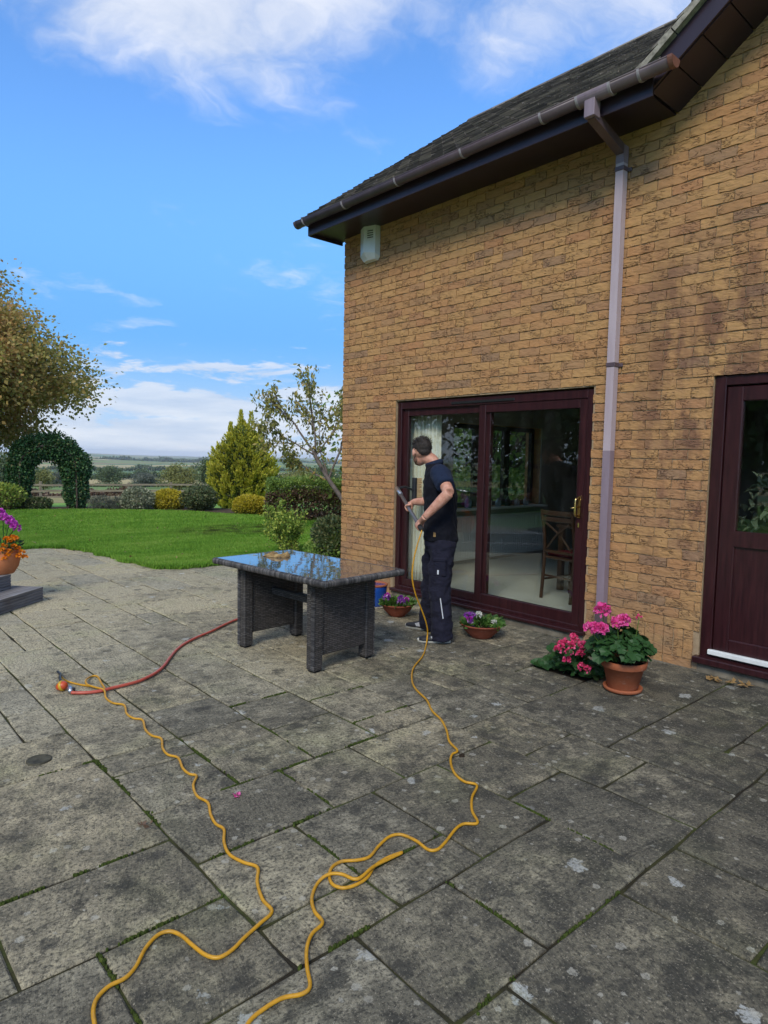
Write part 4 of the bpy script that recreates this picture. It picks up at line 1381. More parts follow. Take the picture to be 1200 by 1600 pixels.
# ------------------------------------------------------------------ alarm box high on the wall
al = empty('alarm_box', (WX, 5.855, 3.92), 0, 'white faceted burglar alarm box high on the wall under the eaves', 'alarm box')
h0, h1 = -0.200, 0.168
mb = MB()
prof = [(-0.006, -0.135), (-0.070, -0.125), (-0.118, 0.02), (-0.070, 0.128), (-0.006, 0.135)]    # (x, y)
top = [(x, y, h1) for x, y in prof]
low = [(x, y, h0+0.035+(0.055 if i in (1, 2, 3) else 0.0)*(-x/0.118)) for i, (x, y) in enumerate(prof)]
base = [(-0.006, -0.105, h0), (-0.045, -0.10, h0+.012), (-0.062, 0.01, h0+.010), (-0.045, 0.10, h0+.012), (-0.006, 0.105, h0)]
mb.rings([base, low, top])
mb.build('alarm_case', 'white_box', al)
for k in range(4):
    z = 0.110-k*0.024
    mb = MB()
    a_, b_ = Vector((-0.1035, -0.030, z)), Vector((-0.0815, -0.0975, z))
    beam(mb, a_, b_, 0.010, 0.007)
    mb.build('louvre', 'slot_dark', al)
mb = MB().ellipsoid((-0.058, 0.0, h0+.028), (0.006, 0.006, 0.006))
mb.build('screw', 'slot_dark', al)

# ------------------------------------------------------------------ wicker table
tb = empty('garden_table', (2.945, 4.215, 0), R_(4.5), 'dark grey wicker garden table with glass top on the patio', 'table')
TL, TW, TZ = 1.385, 0.800, 0.700
mb = MB().box((-TW/2+.02, -TL/2+.02, TZ-.045), (TW/2-.02, TL/2-.02, TZ-.010), 0.004)
mb.build('table_top', 'wicker', tb)
# wrapped rim: one strand after another round the edge
mb = MB()
def wrap(p, q, tdir, odir):
    n = max(2, int((Vector(q)-Vector(p)).length/0.0115))
    for k in range(n):
        c = Vector(p).lerp(Vector(q), (k+.5)/n)
        prof_ = [(-.026, .0022), (-.012, .0032), (0.000, .000), (0.007, -.010), (0.007, -.028), (0.000, -.038), (-.014, -.043), (-.028, -.042)]
        a0, a1 = [], []
        for (o, z) in prof_:
            a0.append(c+odir*o+Vector((0, 0, z))-tdir*0.0052)
        mid_ = [c+odir*(o*1.0+(.003 if o > -.02 else 0))+Vector((0, 0, z+(.0022 if z > -.02 else -.0022))) for o, z in prof_]
        for (o, z) in prof_:
            a1.append(c+odir*o+Vector((0, 0, z))+tdir*0.0052)
        mb.rings([a0, mid_, a1])
w2, l2 = TW/2-.008, TL/2-.008
for (p, q, td, od) in (((-w2, -l2), (w2, -l2), (1, 0), (0, -1)), ((w2, -l2), (w2, l2), (0, 1), (1, 0)), ((w2, l2), (-w2, l2), (-1, 0), (0, 1)), ((-w2, l2), (-w2, -l2), (0, -1), (-1, 0))):
    wrap((*p, TZ-.002), (*q, TZ-.002), Vector((*td, 0)), Vector((*od, 0)))
mb.build('table_rim', 'wicker_wrap', tb, True)
MB().box((-w2+.016, -l2+.016, TZ-.0095), (w2-.016, l2-.016, TZ+.002), 0.0015).build('glass_plate', 'table_glass', tb)
for s in (-1, 1):
    yc = s*0.425
    mb = MB()
    mb.box((-0.215, yc-.030, 0.115), (0.215, yc+.030, TZ-.046), 0.003)
    pnl = mb.build('end_panel', 'wicker', tb)
    for t in (-1, 1):
        mb = MB().box((t*0.2145, yc-.044, 0.014), (t*0.300, yc+.044, TZ-.046), 0.008)
        mb.build('leg', 'wicker', tb)
        MB().box((t*0.225, yc-.032, 0.001), (t*0.290, yc+.032, 0.0139), 0.003).build('foot', 'black_rubber', tb)
        # plaited corner of each leg
        e = MB()
        for k in range(56):
            z = 0.020+k*0.0112
            e.box((t*0.2950, yc+s*0.010, z), (t*0.3055, yc+s*0.0485, z+.0085), 0.003)
        e.build('leg_plait', 'wicker_wrap', tb)
MB().box((-0.028, -0.393, 0.40), (0.028, 0.393, 0.455), 0.004).build('stretcher', 'wicker', tb)
# cloth on the glass
def lump(name, cx, cy, cz, sx, sy, sz, seed, m, parent=None, n=26, rot=0.0):
    rg = np.random.default_rng(seed)
    u = np.linspace(-1, 1, n)
    Xg, Yg = np.meshgrid(u, u, indexing='ij')
    ph = rg.uniform(0, 6, 8)
    wob = 0.84+0.10*np.sin(3*np.arctan2(Yg, Xg)+ph[0])+0.07*np.sin(5*np.arctan2(Yg, Xg)+ph[1])
    rr = np.hypot(Xg, Yg)
    sq = np.maximum(np.abs(Xg), np.abs(Yg))/np.maximum(rr, 1e-6)
    Xn, Yn = Xg*sq*wob, Yg*sq*wob
    edge = np.clip((1-np.maximum(np.abs(Xg), np.abs(Yg)))*5, 0, 1)
    h = 0.40+0.25*np.sin(5*Xg+2.5*Yg+ph[2])+0.2*np.sin(-4*Xg+7*Yg+ph[3])+0.15*np.sin(9*Xg+ph[4])*np.cos(8*Yg+ph[5])
    Zt = np.clip(h, 0.12, 1)*edge+0.06
    c, s = math.cos(rot), math.sin(rot)
    def pts(Zz):
        return np.stack([cx+(Xn*c*sx-Yn*s*sy), cy+(Xn*s*sx+Yn*c*sy), cz+Zz*sz], -1).reshape(-1, 3)
    V = np.concatenate([pts(Zt), pts(np.zeros_like(Zt)+0.01)])
    i, j = np.meshgrid(np.arange(n-1), np.arange(n-1), indexing='ij')
    a = (i*n+j).ravel()
    F1 = np.stack([a, a+n, a+n+1, a+1], -1)
    F2 = np.stack([a, a+1, a+n+1, a+n], -1)+n*n
    rim = [k for k in range(n)]+[k*n+n-1 for k in range(1, n)]+[(n-1)*n+k for k in range(n-2, -1, -1)]+[k*n for k in range(n-2, 0, -1)]
    rim = np.array(rim)
    nx = np.roll(rim, -1)
    F3 = np.stack([rim, nx, nx+n*n, rim+n*n], -1)
    o = obj(name, mesh_np(name, V, [F1, F2, F3], True), m, parent)
    return o
cl = lump('folded_cloth', 2.955, 4.62, TZ+.0035, 0.125, 0.085, 0.040, 5, 'chamois', rot=-0.7)
tag(cl, 'crumpled tan and brown cloth lying on the glass table top', 'cloth')

# ------------------------------------------------------------------ person washing the window
ps = empty('person', (4.08, 3.94, 0), 0, 'person in black polo and navy work trousers washing the sliding door', 'person')
BF = Vector((-0.60, 0.80, 0)).normalized()          # facing
BR = Vector((BF.y, -BF.x, 0))                       # their right
def ering(c, a, b, ra, rb, n=18, p=2.3):
    out = []
    for k in range(n):
        t = 2*math.pi*k/n
        ct, s_ = math.cos(t), math.sin(t)
        x = math.copysign(abs(ct)**(2/p), ct)
        y = math.copysign(abs(s_)**(2/p), s_)
        out.append(Vector(c)+a*(x*ra)+b*(y*rb))
    return out
def limb(mb, pts, rads, n=12, flat=1.0, k=4):
    P = catmull(pts, k)
    Rr = []
    for i in range(len(P)):
        t = i/(len(P)-1)*(len(rads)-1)
        a = min(int(t), len(rads)-2)
        Rr.append(rads[a]+(rads[a+1]-rads[a])*(t-a))
    mb.tube(P, Rr, n, True, flat)
    return mb
def remesh(o, vox, sm=4, disp=None):
    md = o.modifiers.new('remesh', 'REMESH')
    md.mode = 'VOXEL'
    md.voxel_size = vox
    md.use_smooth_shade = True
    ms = o.modifiers.new('smooth', 'SMOOTH')
    ms.factor = 0.5
    ms.iterations = sm
    if disp:
        tx = bpy.data.textures.new(o.name+'_folds', 'CLOUDS')
        tx.noise_scale = disp[1]
        tx.noise_depth = 2
        d = o.modifiers.new('folds', 'DISPLACE')
        d.texture = tx
        d.strength = disp[0]
        d.mid_level = 0.5
        d.texture_coords = 'GLOBAL'
    return o
J = dict(pel=(4.105, 3.875, 0.86), wai=(4.105, 3.880, 1.02), che=(4.125, 3.915, 1.23), sho=(4.125, 3.955, 1.405), nec=(4.118, 3.985, 1.485), hed=(4.062, 4.085, 1.588),
         Ls=(4.005, 3.800, 1.400), Le=(3.885, 3.590, 1.262), Lw=(3.790, 3.755, 1.062), Rs=(4.228, 4.090, 1.398), Re=(4.275, 4.155, 1.150), Rw=(4.248, 4.365, 1.130),
         Lh=(4.055, 3.805, 0.86), Lk=(3.990, 3.760, 0.455), La=(3.985, 3.712, 0.085), Rh=(4.150, 3.945, 0.86), Rk=(4.150, 4.010, 0.440), Ra=(4.192, 4.075, 0.085))
J = {k: Vector(v) for k, v in J.items()}
POLE_N, POLE_F = Vector((3.786, 3.794, 0.963)), Vector((4.723, 5.096, 1.207))
pax = (POLE_F-POLE_N).normalized()
gripL = POLE_N+pax*0.085
gripR = POLE_N+pax*(POLE_F-POLE_N).length*0.475
body = MB()
body.rings([ering(J['pel']+Vector((0, 0, dz)), BR, BF, w, d) for dz, w, d in ((-.10, .13, .10), (-.03, .155, .115), (.06, .15, .11))]
           + [ering(J['wai'], BR, BF, .138, .105), ering(J['che'], BR, BF, .165, .112), ering(J['sho'], BR, BF, .165, .075), ering(J['nec'], BR, BF, .062, .062)])
limb(body, [J['nec']-Vector((0, 0, .03)), J['nec']+Vector((-.012, .018, .03)), J['hed']-Vector((-.008, -.0, .035))], [.062, .057, .056])
# head: skull, jaw, nose, ears, turned to look along the pole
HF = Vector((0.42, 0.90, -0.12)).normalized()
HR = HF.cross(Vector((0, 0, 1))).normalized()
HU = HR.cross(HF)
HM = Matrix((HR, HF, HU)).transposed()
hc = J['hed']
def hp(r, f, u):
    return hc+HR*r+HF*f+HU*u
body.ellipsoid(hp(0, -.008, .022), (.074, .096, .088), HM)
body.ellipsoid(hp(0, .030, -.052), (.056, .060, .062), HM)
body.ellipsoid(hp(0, .074, -.080), (.026, .022, .020), HM)
body.ellipsoid(hp(0, .098, -.012), (.014, .022, .022), HM)
body.ellipsoid(hp(0, .092, .010), (.010, .016, .022), HM)
for s in (-1, 1):
    body.ellipsoid(hp(s*.078, -.006, -.008), (.011, .021, .033), HM)
    body.ellipsoid(hp(s*.033, .076, .020), (.026, .016, .010), HM)
    body.ellipsoid(hp(s*.040, .064, -.022), (.024, .022, .020), HM)
body.ellipsoid(hp(0, .086, -.046), (.022, .012, .007), HM)
body.ellipsoid(hp(0, .083, -.057), (.019, .012, .007), HM)
def arm(sh, el, wr, grip, side):
    limb(body, [sh, sh.lerp(el, .5), el], [.056, .052, .044])
    limb(body, [el, el.lerp(wr, .30), wr], [.045, .045, .029])
    # hand: palm laid against the pole, fingers closing round it
    away = (wr-grip)
    away -= pax*away.dot(pax)
    away.normalize()
    tang = pax.cross(away).normalized()*side
    palm_c = grip+away*0.034
    rotm = Matrix((pax, tang, away)).transposed()
    body.ellipsoid(palm_c-pax*0.0, (.043, .034, .017), rotm)
    limb(body, [wr, wr.lerp(palm_c, .5), palm_c], [.029, .027, .026])
    rad = 0.0185+0.0095
    for q, (ln, rr) in enumerate(((3.6, .0088), (3.9, .0092), (3.75, .0088), (3.2, .0078))):
        offp = pax*((q-1.5)*0.0205)*side
        P = []
        for k in range(8):
            an = 0.35+ln*k/7
            P.append(grip+offp+away*(rad*math.cos(an)+.004*(k == 0))+tang*(rad*math.sin(an)))
        body.tube(P, [rr*1.05, rr*1.05, rr, rr*1.05, rr, rr*.95, rr*.95, rr*.78], 8)
    P = [palm_c-pax*0.030*side-tang*0.012]
    for k in range(5):
        an = -0.55-1.75*k/4
        P.append(grip-pax*(0.040*side-0.010*k*side)+away*(rad*1.12*math.cos(an))+tang*(rad*1.12*math.sin(an)))
    body.tube(P, [.0125, .0118, .0105, .0105, .0098, .0080], 8)
arm(J['Ls'], J['Le'], J['Lw'], gripL, -1)
arm(J['Rs'], J['Re'], J['Rw'], gripR, 1)
for s in 'LR':
    limb(body, [J[s+'h'], J[s+'h'].lerp(J[s+'k'], .5), J[s+'k']], [.078, .070, .050])
    limb(body, [J[s+'k'], J[s+'k'].lerp(J[s+'a'], .35), J[s+'a']], [.050, .050, .034])
    body.ellipsoid(J[s+'a']+BF*.015-Vector((0, 0, .035)), (.028, .045, .025), Matrix((BR, BF, Vector((0, 0, 1)))).transposed())
bo = remesh(body.build('body', 'skin', ps, True, world=True), 0.0055, 3)
for s in (-1, 1):
    MB().ellipsoid(hp(s*.032, .076, .004), (.012, .010, .008), HM).build('eye', 'eye_white', ps, True, world=True)
# hair: cropped sides, longer swept top; short beard
hr = MB()
hr.ellipsoid(hp(0, -.018, .040), (.079, .094, .080), HM)
hr.ellipsoid(hp(0, .034, .090), (.056, .064, .030), HM)
hr.ellipsoid(hp(0, .078, .092), (.042, .030, .024), HM)
hr.ellipsoid(hp(0, -.070, .000), (.056, .034, .042), HM)
for s in (-1, 1):
    hr.ellipsoid(hp(s*.066, .018, .022), (.013, .036, .038), HM)
ho = remesh(hr.build('hair', 'hair', ps, True, world=True), 0.006, 2, (0.012, 0.022))
# short strands over the moulded shape
rgh = np.random.default_rng(77)
nh = 2600
Dh = unit(nh, rgh)
Dh = Dh[(Dh[:, 2] > -0.35) & ~((Dh[:, 1] > 0.55) & (Dh[:, 2] < 0.45))]
loc_ = Dh*np.array([.078, .094, .080])+np.array([0, -.018, .040])
dl_ = Dh*0.55+np.array([0, 0.75, -.10])*(Dh[:, 2:3] > .2)+np.array([0, -.1, -.7])*(Dh[:, 2:3] <= .2)+rgh.normal(0, .28, Dh.shape)
Hm = np.array(HM)
ln_ = np.where(Dh[:, 2] > .35, .030, .012)
Vh, Fh = leaves(loc_@Hm.T+np.array(hc), dl_@Hm.T, .02, .14, rg=rgh)
Vh = Vh.reshape(-1, 4, 3)
Vh = Vh[:, :1]+(Vh-Vh[:, :1])*(ln_/.02)[:, None, None]
stuff(obj('hair_strands', mesh_np('hair_strands', Vh.reshape(-1, 3), Fh), 'hair', ps, world=True))
bd_ = MB()
bd_.ellipsoid(hp(0, .062, -.088), (.046, .036, .028), HM)
for s in (-1, 1):
    bd_.ellipsoid(hp(s*.047, .030, -.064), (.016, .038, .030), HM)
remesh(bd_.build('beard', 'stubble', ps, True, world=True), 0.006, 2)
# polo shirt with short sleeves
sh = MB()
sh.rings([ering(J['pel']+Vector((.004, -.004, -.020)), BR, BF, .188, .150), ering(J['pel']+Vector((0, 0, .05)), BR, BF, .184, .143), ering(J['wai'], BR, BF, .172, .136),
          ering(J['wai'].lerp(J['che'], .5), BR, BF, .182, .138), ering(J['che'], BR, BF, .198, .140), ering(J['che'].lerp(J['sho'], .6), BR, BF, .200, .126), ering(J['sho']+Vector((0, 0, .01)), BR, BF, .178, .090), ering(J['nec'], BR, BF, .085, .074)], True)
remesh(sh.build('polo_shirt', 'shirt_black', ps, True, world=True), 0.009, 4, (0.034, 0.075))
sv = MB()
for a_, b_ in (('Ls', 'Le'), ('Rs', 'Re')):
    limb(sv, [J[a_].lerp(J['sho'], .40)+Vector((0, 0, -.005)), J[a_], J[a_].lerp(J[b_], .3), J[a_].lerp(J[b_], .66)], [.086, .086, .082, .077])
    so = remesh(sv.build('sleeve', 'shirt_navy', ps, True, world=True), 0.010, 4, (0.018, 0.08))
    sv = MB()
co = MB()
for t, rr in ((0, .074), (1, .070)):
    pass
cpts = [J['nec']+Vector((0, 0, .002))+BR*math.cos(q)*.066+BF*math.sin(q)*.064+Vector((0, 0, -.022*math.sin(q))) for q in np.linspace(0, 2*math.pi, 25)]
co.tube(cpts, .014, 8, False, 1.7)
co.build('collar', 'shirt_navy', ps, True, world=True)
# pale piping down the back of the shoulder
pp_ = [J['sho']+BR*a-BF*b+Vector((0, 0, c)) for a, b, c in ((-.085, .070, .035), (-.100, .112, -.02), (-.105, .140, -.09), (-.108, .150, -.17), (-.112, .155, -.215))]
MB().tube(catmull(pp_, 5), .010, 6, True, .35).build('piping', 'shirt_grey', ps, True, world=True)
MB().box((-.011, -.002, -.011), (.011, .002, .011)).xform(Matrix.Translation(J['Ls'].lerp(J['Le'], .30)+Vector((-.062, -.046, .030))) @ Matrix.Rotation(R_(-52), 4, 'Z') @ Matrix.Rotation(R_(45), 4, 'Y')).build('sleeve_badge', 'trouser_navy', ps, world=True)
MB().box((-.002, -.010, -.018), (.002, .010, .018)).xform(Matrix.Translation(Vector((3.935, 3.785, 0.905))) @ Matrix.Rotation(R_(40), 4, 'Z')).build('hem_tag', 'chamois', ps, world=True)
# work trousers
tr_ = MB()
tr_.rings([ering(J['pel']+Vector((0, 0, .10)), BR, BF, .160, .125), ering(J['pel']+Vector((0, 0, .02)), BR, BF, .172, .138), ering(J['pel']-Vector((0, 0, .06)), BR, BF, .172, .140), ering(J['pel']-Vector((0, 0, .13)), BR, BF, .140, .110)])
for s in 'LR':
    hk, kk, aa_ = J[s+'h'], J[s+'k'], J[s+'a']
    limb(tr_, [hk-Vector((0, 0, .02)), hk.lerp(kk, .45), kk, kk.lerp(aa_, .5), aa_-Vector((0, 0, .060))], [.112, .104, .088, .084, .090], 16, 1.0, 6)
    limb(tr_, [hk.lerp(kk, .45)+BF*.012, hk.lerp(kk, .72)+BF*.01], [.097, .095], 14)
remesh(tr_.build('work_trousers', 'trouser_navy', ps, True, world=True), 0.010, 4, (0.040, 0.075))
cam_side = Vector((-0.80, -0.60, 0))
pk = MB()
pc = J['Lh'].lerp(J['Lk'], .52)+cam_side*.103
rot_ = Matrix.Rotation(math.atan2(-0.60, -0.80), 4, 'Z')
pk.box((-.012, -.052, -.085), (.012, .052, .062), .010)
pk.box((-.014, -.056, .035), (.018, .056, .072), .010)
pk.xform(Matrix.Translation(pc) @ rot_).build('thigh_pocket', 'trouser_navy', ps, world=True)
MB().box((-.003, -.007, -.020), (.003, .007, .016), .001).xform(Matrix.Translation(pc+cam_side*.016+Vector((-.0, .0, -.045))+BF*.012) @ rot_).build('pocket_tag', 'reflective', ps, world=True)
rs_ = [J['Lk'].lerp(J['La'], t)+cam_side*.089-BF*(.004+.030*t) for t in (.10, .3, .5, .62)]
MB().tube(rs_, .0055, 6, True, .6).build('reflective_strip', 'reflective', ps, world=True)
for s, fd, heel in (('L', Vector((-.69, .72, 0)), Vector((4.040, 3.672, 0))), ('R', Vector((-.35, .94, 0)).normalized(), Vector((4.205, 4.030, 0)))):
    rd = Vector((fd.y, -fd.x, 0))
    sm_ = Matrix((rd, fd, Vector((0, 0, 1)))).transposed().to_4x4()
    sm_.translation = heel
    so = MB()
    so.rings([[Vector((.034*math.copysign(abs(math.cos(q))**.8, math.cos(q))*(1+.16*math.sin(q)), .137+.140*math.sin(q), z))*1.0 for q in np.linspace(0, 2*math.pi, 25)[:-1]] for z in (.001, .022, .030)])
    sole = so.xform(sm_).build('sole', 'shoe_sole', ps, True, world=True)
    up_ = MB()
    prof_ = [(.012, .070, .033), (.040, .092, .036), (.085, .098, .037), (.130, .082, .040), (.180, .060, .043), (.230, .050, .040), (.262, .042, .028)]
    rr_ = []
    for (y, h, w) in prof_:
        rr_.append([Vector((w*math.cos(q), y, .024+max(0, math.sin(q))*(h-.024))) for q in np.linspace(0, math.pi, 9)]+[Vector((-w*.9, y, .020)), Vector((w*.9, y, .020))])
    up_.rings(rr_)
    uo = up_.xform(sm_).build('shoe', 'shoe_black', ps, True, world=True)
    pl_ = MB()
    for sd_ in (-1, 1):
        pl_.rings([[Vector((sd_*(w+.0025)*.99, y, z)) for (y, z, w) in ((.085, .034, .038), (.150, .034, .0415), (.165, .056, .037), (.115, .074, .030))], [Vector((sd_*(w-.006), y, z)) for (y, z, w) in ((.085, .034, .038), (.150, .034, .0415), (.165, .056, .037), (.115, .074, .030))]])
    pl_.xform(sm_).build('shoe_side', 'shoe_grey', ps, world=True)

# ------------------------------------------------------------------ water-fed brush pole
wp = empty('brush_pole', tuple(POLE_N), 0, 'grey water-fed pole with upright brush held against the door glass', 'brush pole')
MB().tube([POLE_N-pax*.012, POLE_N+pax*(POLE_F-POLE_N).length*.9], 0.0165, 14).build('pole', 'carbon_pole', wp, True, world=True)
MB().tube([POLE_N-pax*.03, POLE_N-pax*.025, POLE_N+pax*.05], [.017, .0205, .0205], 14).build('end_grip', 'black_rubber', wp, True, world=True)
MB().tube([POLE_N+pax*(POLE_F-POLE_N).length*.82, POLE_F+pax*.03], [.021, .021], 12).build('clamp', 'steel', wp, True, world=True)
bc_ = Vector((4.945, 5.075, 1.185))
MB().tube(catmull([POLE_F, POLE_F.lerp(bc_, .45)+Vector((0, 0, .03)), bc_], 5), .012, 10).build('swivel_neck', 'dark_plastic', wp, True, world=True)
MB().box((4.930, 5.050, 1.045), (4.968, 5.100, 1.325), .006).build('brush_block', 'dark_plastic', wp, world=True)
br_ = MB()
rb = random.Random(8)
for k in range(24):
    for q in range(4):
        y, z = 5.055+q*.0125, 1.053+k*.0114
        br_.tube([(4.966, y, z), (5.040, y+rb.uniform(-.006, .006), z+rb.uniform(-.004, .004))], [.0050, .0058], 5)
br_.build('bristles', 'bristle', wp, world=True)

# ------------------------------------------------------------------ hoses
LEFT = [(1.313, 4.842), (1.304, 4.64), (1.339, 4.511), (1.398, 4.401), (1.441, 4.28), (1.471, 4.437), (1.493, 4.585), (1.456, 4.603), (1.396, 4.508), (1.377, 4.418), (1.401, 4.327), (1.425, 4.248), (1.4, 4.142), (1.402, 4.025), (1.441, 3.949), (1.405, 3.811), (1.407, 3.716), (1.438, 3.657), (1.399, 3.52), (1.394, 3.419), (1.416, 3.348), (1.375, 3.234), (1.364, 3.143), (1.388, 3.077), (1.358, 2.96), (1.356, 2.884), (1.373, 2.843), (1.321, 2.769), (1.291, 2.667), (1.301, 2.585), (1.265, 2.488), (1.248, 2.408), (1.254, 2.352), (1.211, 2.27), (1.188, 2.186), (1.202, 2.109), (1.227, 2.045), (1.182, 1.971), (1.148, 1.878), (1.14, 1.806), (1.079, 1.781), (1.012, 1.759), (0.952, 1.735), (0.906, 1.734), (0.881, 1.77), (0.869, 1.835), (0.861, 1.894), (0.84, 1.936), (0.803, 1.943), (0.752, 1.912), (0.704, 1.861), (0.663, 1.836), (0.617, 1.836), (0.577, 1.815), (0.555, 1.78), (0.543, 1.734)]
RIGHT = [(0.854, 1.469), (0.912, 1.482), (0.971, 1.48), (1.019, 1.457), (1.054, 1.465), (1.088, 1.528), (1.131, 1.591), (1.18, 1.633), (1.237, 1.653), (1.249, 1.714), (1.281, 1.775), (1.342, 1.827), (1.389, 1.827), (1.428, 1.798), (1.454, 1.739), (1.546, 1.757), (1.63, 1.761), (1.693, 1.759), (1.633, 1.78), (1.565, 1.772), (1.505, 1.74), (1.449, 1.732), (1.4, 1.746), (1.381, 1.785), (1.398, 1.83), (1.438, 1.868), (1.487, 1.874), (1.539, 1.842), (1.588, 1.829), (1.661, 1.859), (1.737, 1.88), (1.784, 1.86), (1.8, 1.791), (1.794, 1.718), (1.822, 1.695), (1.883, 1.709), (1.987, 1.747), (2.04, 1.75), (2.09, 1.719), (2.147, 1.798), (2.234, 1.873), (2.336, 1.932), (2.318, 1.996), (2.344, 2.079), (2.413, 2.169), (2.485, 2.226), (2.542, 2.24), (2.594, 2.346), (2.687, 2.452), (2.774, 2.576), (2.835, 2.711), (2.937, 2.857), (3.02, 3.039), (3.128, 3.189), (3.318, 3.371), (3.58, 3.538), (3.80, 3.72)]
AIR = [(3.880, 3.785, 0.06), (3.873, 3.780, 0.125), (3.836, 3.772, 0.21), (3.788, 3.775, 0.31), (3.732, 3.780, 0.42), (3.693, 3.783, 0.539), (3.686, 3.782, 0.633), (3.700, 3.778, 0.737), (3.730, 3.772, 0.849), (3.765, 3.770, 0.935)]
HR_ = 0.0062
zz = {}
pts = [(x, y, 0.0085) for x, y in LEFT]
pts[0] = (pts[0][0], pts[0][1], 0.012)
for k in (8, 9, 10, 11):
    pts[k] = (*pts[k][:2], 0.022)
pts += [(0.53, 1.66, .0085), (0.56, 1.52, .0085), (0.66, 1.40, .0085), (0.77, 1.41, .0085)]
rp_ = [(x, y, 0.0085) for x, y in RIGHT]
for k in (12, 13, 14, 15):
    rp_[k] = (*rp_[k][:2], 0.022)
for k in (16, 17):
    rp_[k] = (*rp_[k][:2], 0.017)
pts += rp_+AIR+[tuple(POLE_N-pax*.02)]
yh = MB().tube(catmull(pts, 6), HR_, 9).build('yellow_hose', 'yellow_hose', None, True)
tag(yh, 'thin yellow hose kinking across the paving up to the brush pole', 'hose')
RED = [(1.258, 4.348), (1.325, 4.294), (1.408, 4.268), (1.491, 4.277), (1.59, 4.285), (1.684, 4.307), (1.823, 4.394), (1.937, 4.515), (2.057, 4.681), (2.177, 4.833), (2.306, 4.959), (2.471, 5.072), (2.634, 5.162), (2.824, 5.292), (3.007, 5.398), (3.30, 5.52), (3.62, 5.72), (3.9, 6.1), (4.1, 6.6)]
rp2 = [(x, y, 0.0135) for x, y in RED]
rh = MB().tube(catmull(rp2, 6), 0.0108, 10).build('red_hose', 'red_hose', None, True)
tag(rh, 'thick faded red hose curving away behind the wicker table', 'hose')
cn = empty('hose_coupling', (1.25, 4.40, 0), 0, 'round orange and yellow hose coupling where the two hoses meet', 'hose coupling')
cm = MB().lathe([(0.001, -.04), (.018, -.036), (.029, -.014), (.031, .0), (.026, .019), (.012, .032), (0.001, .034)], 18)
tilt_ = Matrix.Translation((1.235, 4.455, .034)) @ Matrix.Rotation(R_(70), 4, (0.75, 0.66, 0))
cm.xform(tilt_).build('coupling_body', 'orange_plastic', cn, True, world=True)
MB().lathe([(.0305, -.010), (.034, -.006), (.034, .004), (.0305, .009)], 18).xform(tilt_).build('coupling_ring', 'yellow_plastic', cn, True, world=True)
MB().tube([(1.262, 4.400, .030), (1.256, 4.350, .018)], [.017, .016], 12).build('steel_collar', 'steel', cn, True, world=True)
MB().box((1.262, 4.352, .012), (1.284, 4.372, .040), .004).build('tap_lever', 'dark_plastic', cn, world=True)
MB().tube(catmull([(1.235, 4.495, .055), (1.26, 4.60, .05), (1.30, 4.72, .02), (1.313, 4.84, .012)], 4), .009, 8).build('tail', 'dark_plastic', cn, True, world=True)

# ------------------------------------------------------------------ pots and flowers
def leaf_disc(r, n=11, scal=0.12, cup=0.18, seed=0):
    rg = random.Random(seed)
    V = [(0, 0, 0)]
    for k in range(n*2):
        a = 2*math.pi*k/(n*2)
        rr = r*(1+(scal if k % 2 else -scal)*0.8)*(0.55 if k in (0,) else 1)
        V.append((rr*math.cos(a), rr*math.sin(a), cup*r*(0.6+0.7*math.cos(2*a+seed))+rg.uniform(-.1, .1)*r))
    F = [(0, 1+k, 1+(k+1) % (n*2)) for k in range(n*2)]
    me = bpy.data.meshes.new('leaf')
    me.from_pydata(V, [], F)
    me.update()
    return me
def petal_ball(n, r, size, seed, flat=1.0):
    rg = np.random.default_rng(seed)
    D = unit(n, rg)
    D[:, 2] = np.where(D[:, 2] < -0.5, -D[:, 2], D[:, 2])
    P = D*r*rg.uniform(0.55, 0.95, (n, 1))
    P[:, 2] *= flat
    S = np.cross(D, rg.normal(size=(n, 3)))
    S /= np.linalg.norm(S, axis=1, keepdims=True)
    dirs = S*0.85+D*0.55
    return leaves(P, dirs, size, 0.95, 0.2, 0.15, rg=rg)
def blades(parent, name, P, D, size, aspect, m, seed=0, **kw):
    V, F = leaves(np.asarray(P, float), np.asarray(D, float), size, aspect, rg=np.random.default_rng(seed), **kw)
    return obj(name, mesh_np(name, V, F), m, parent)

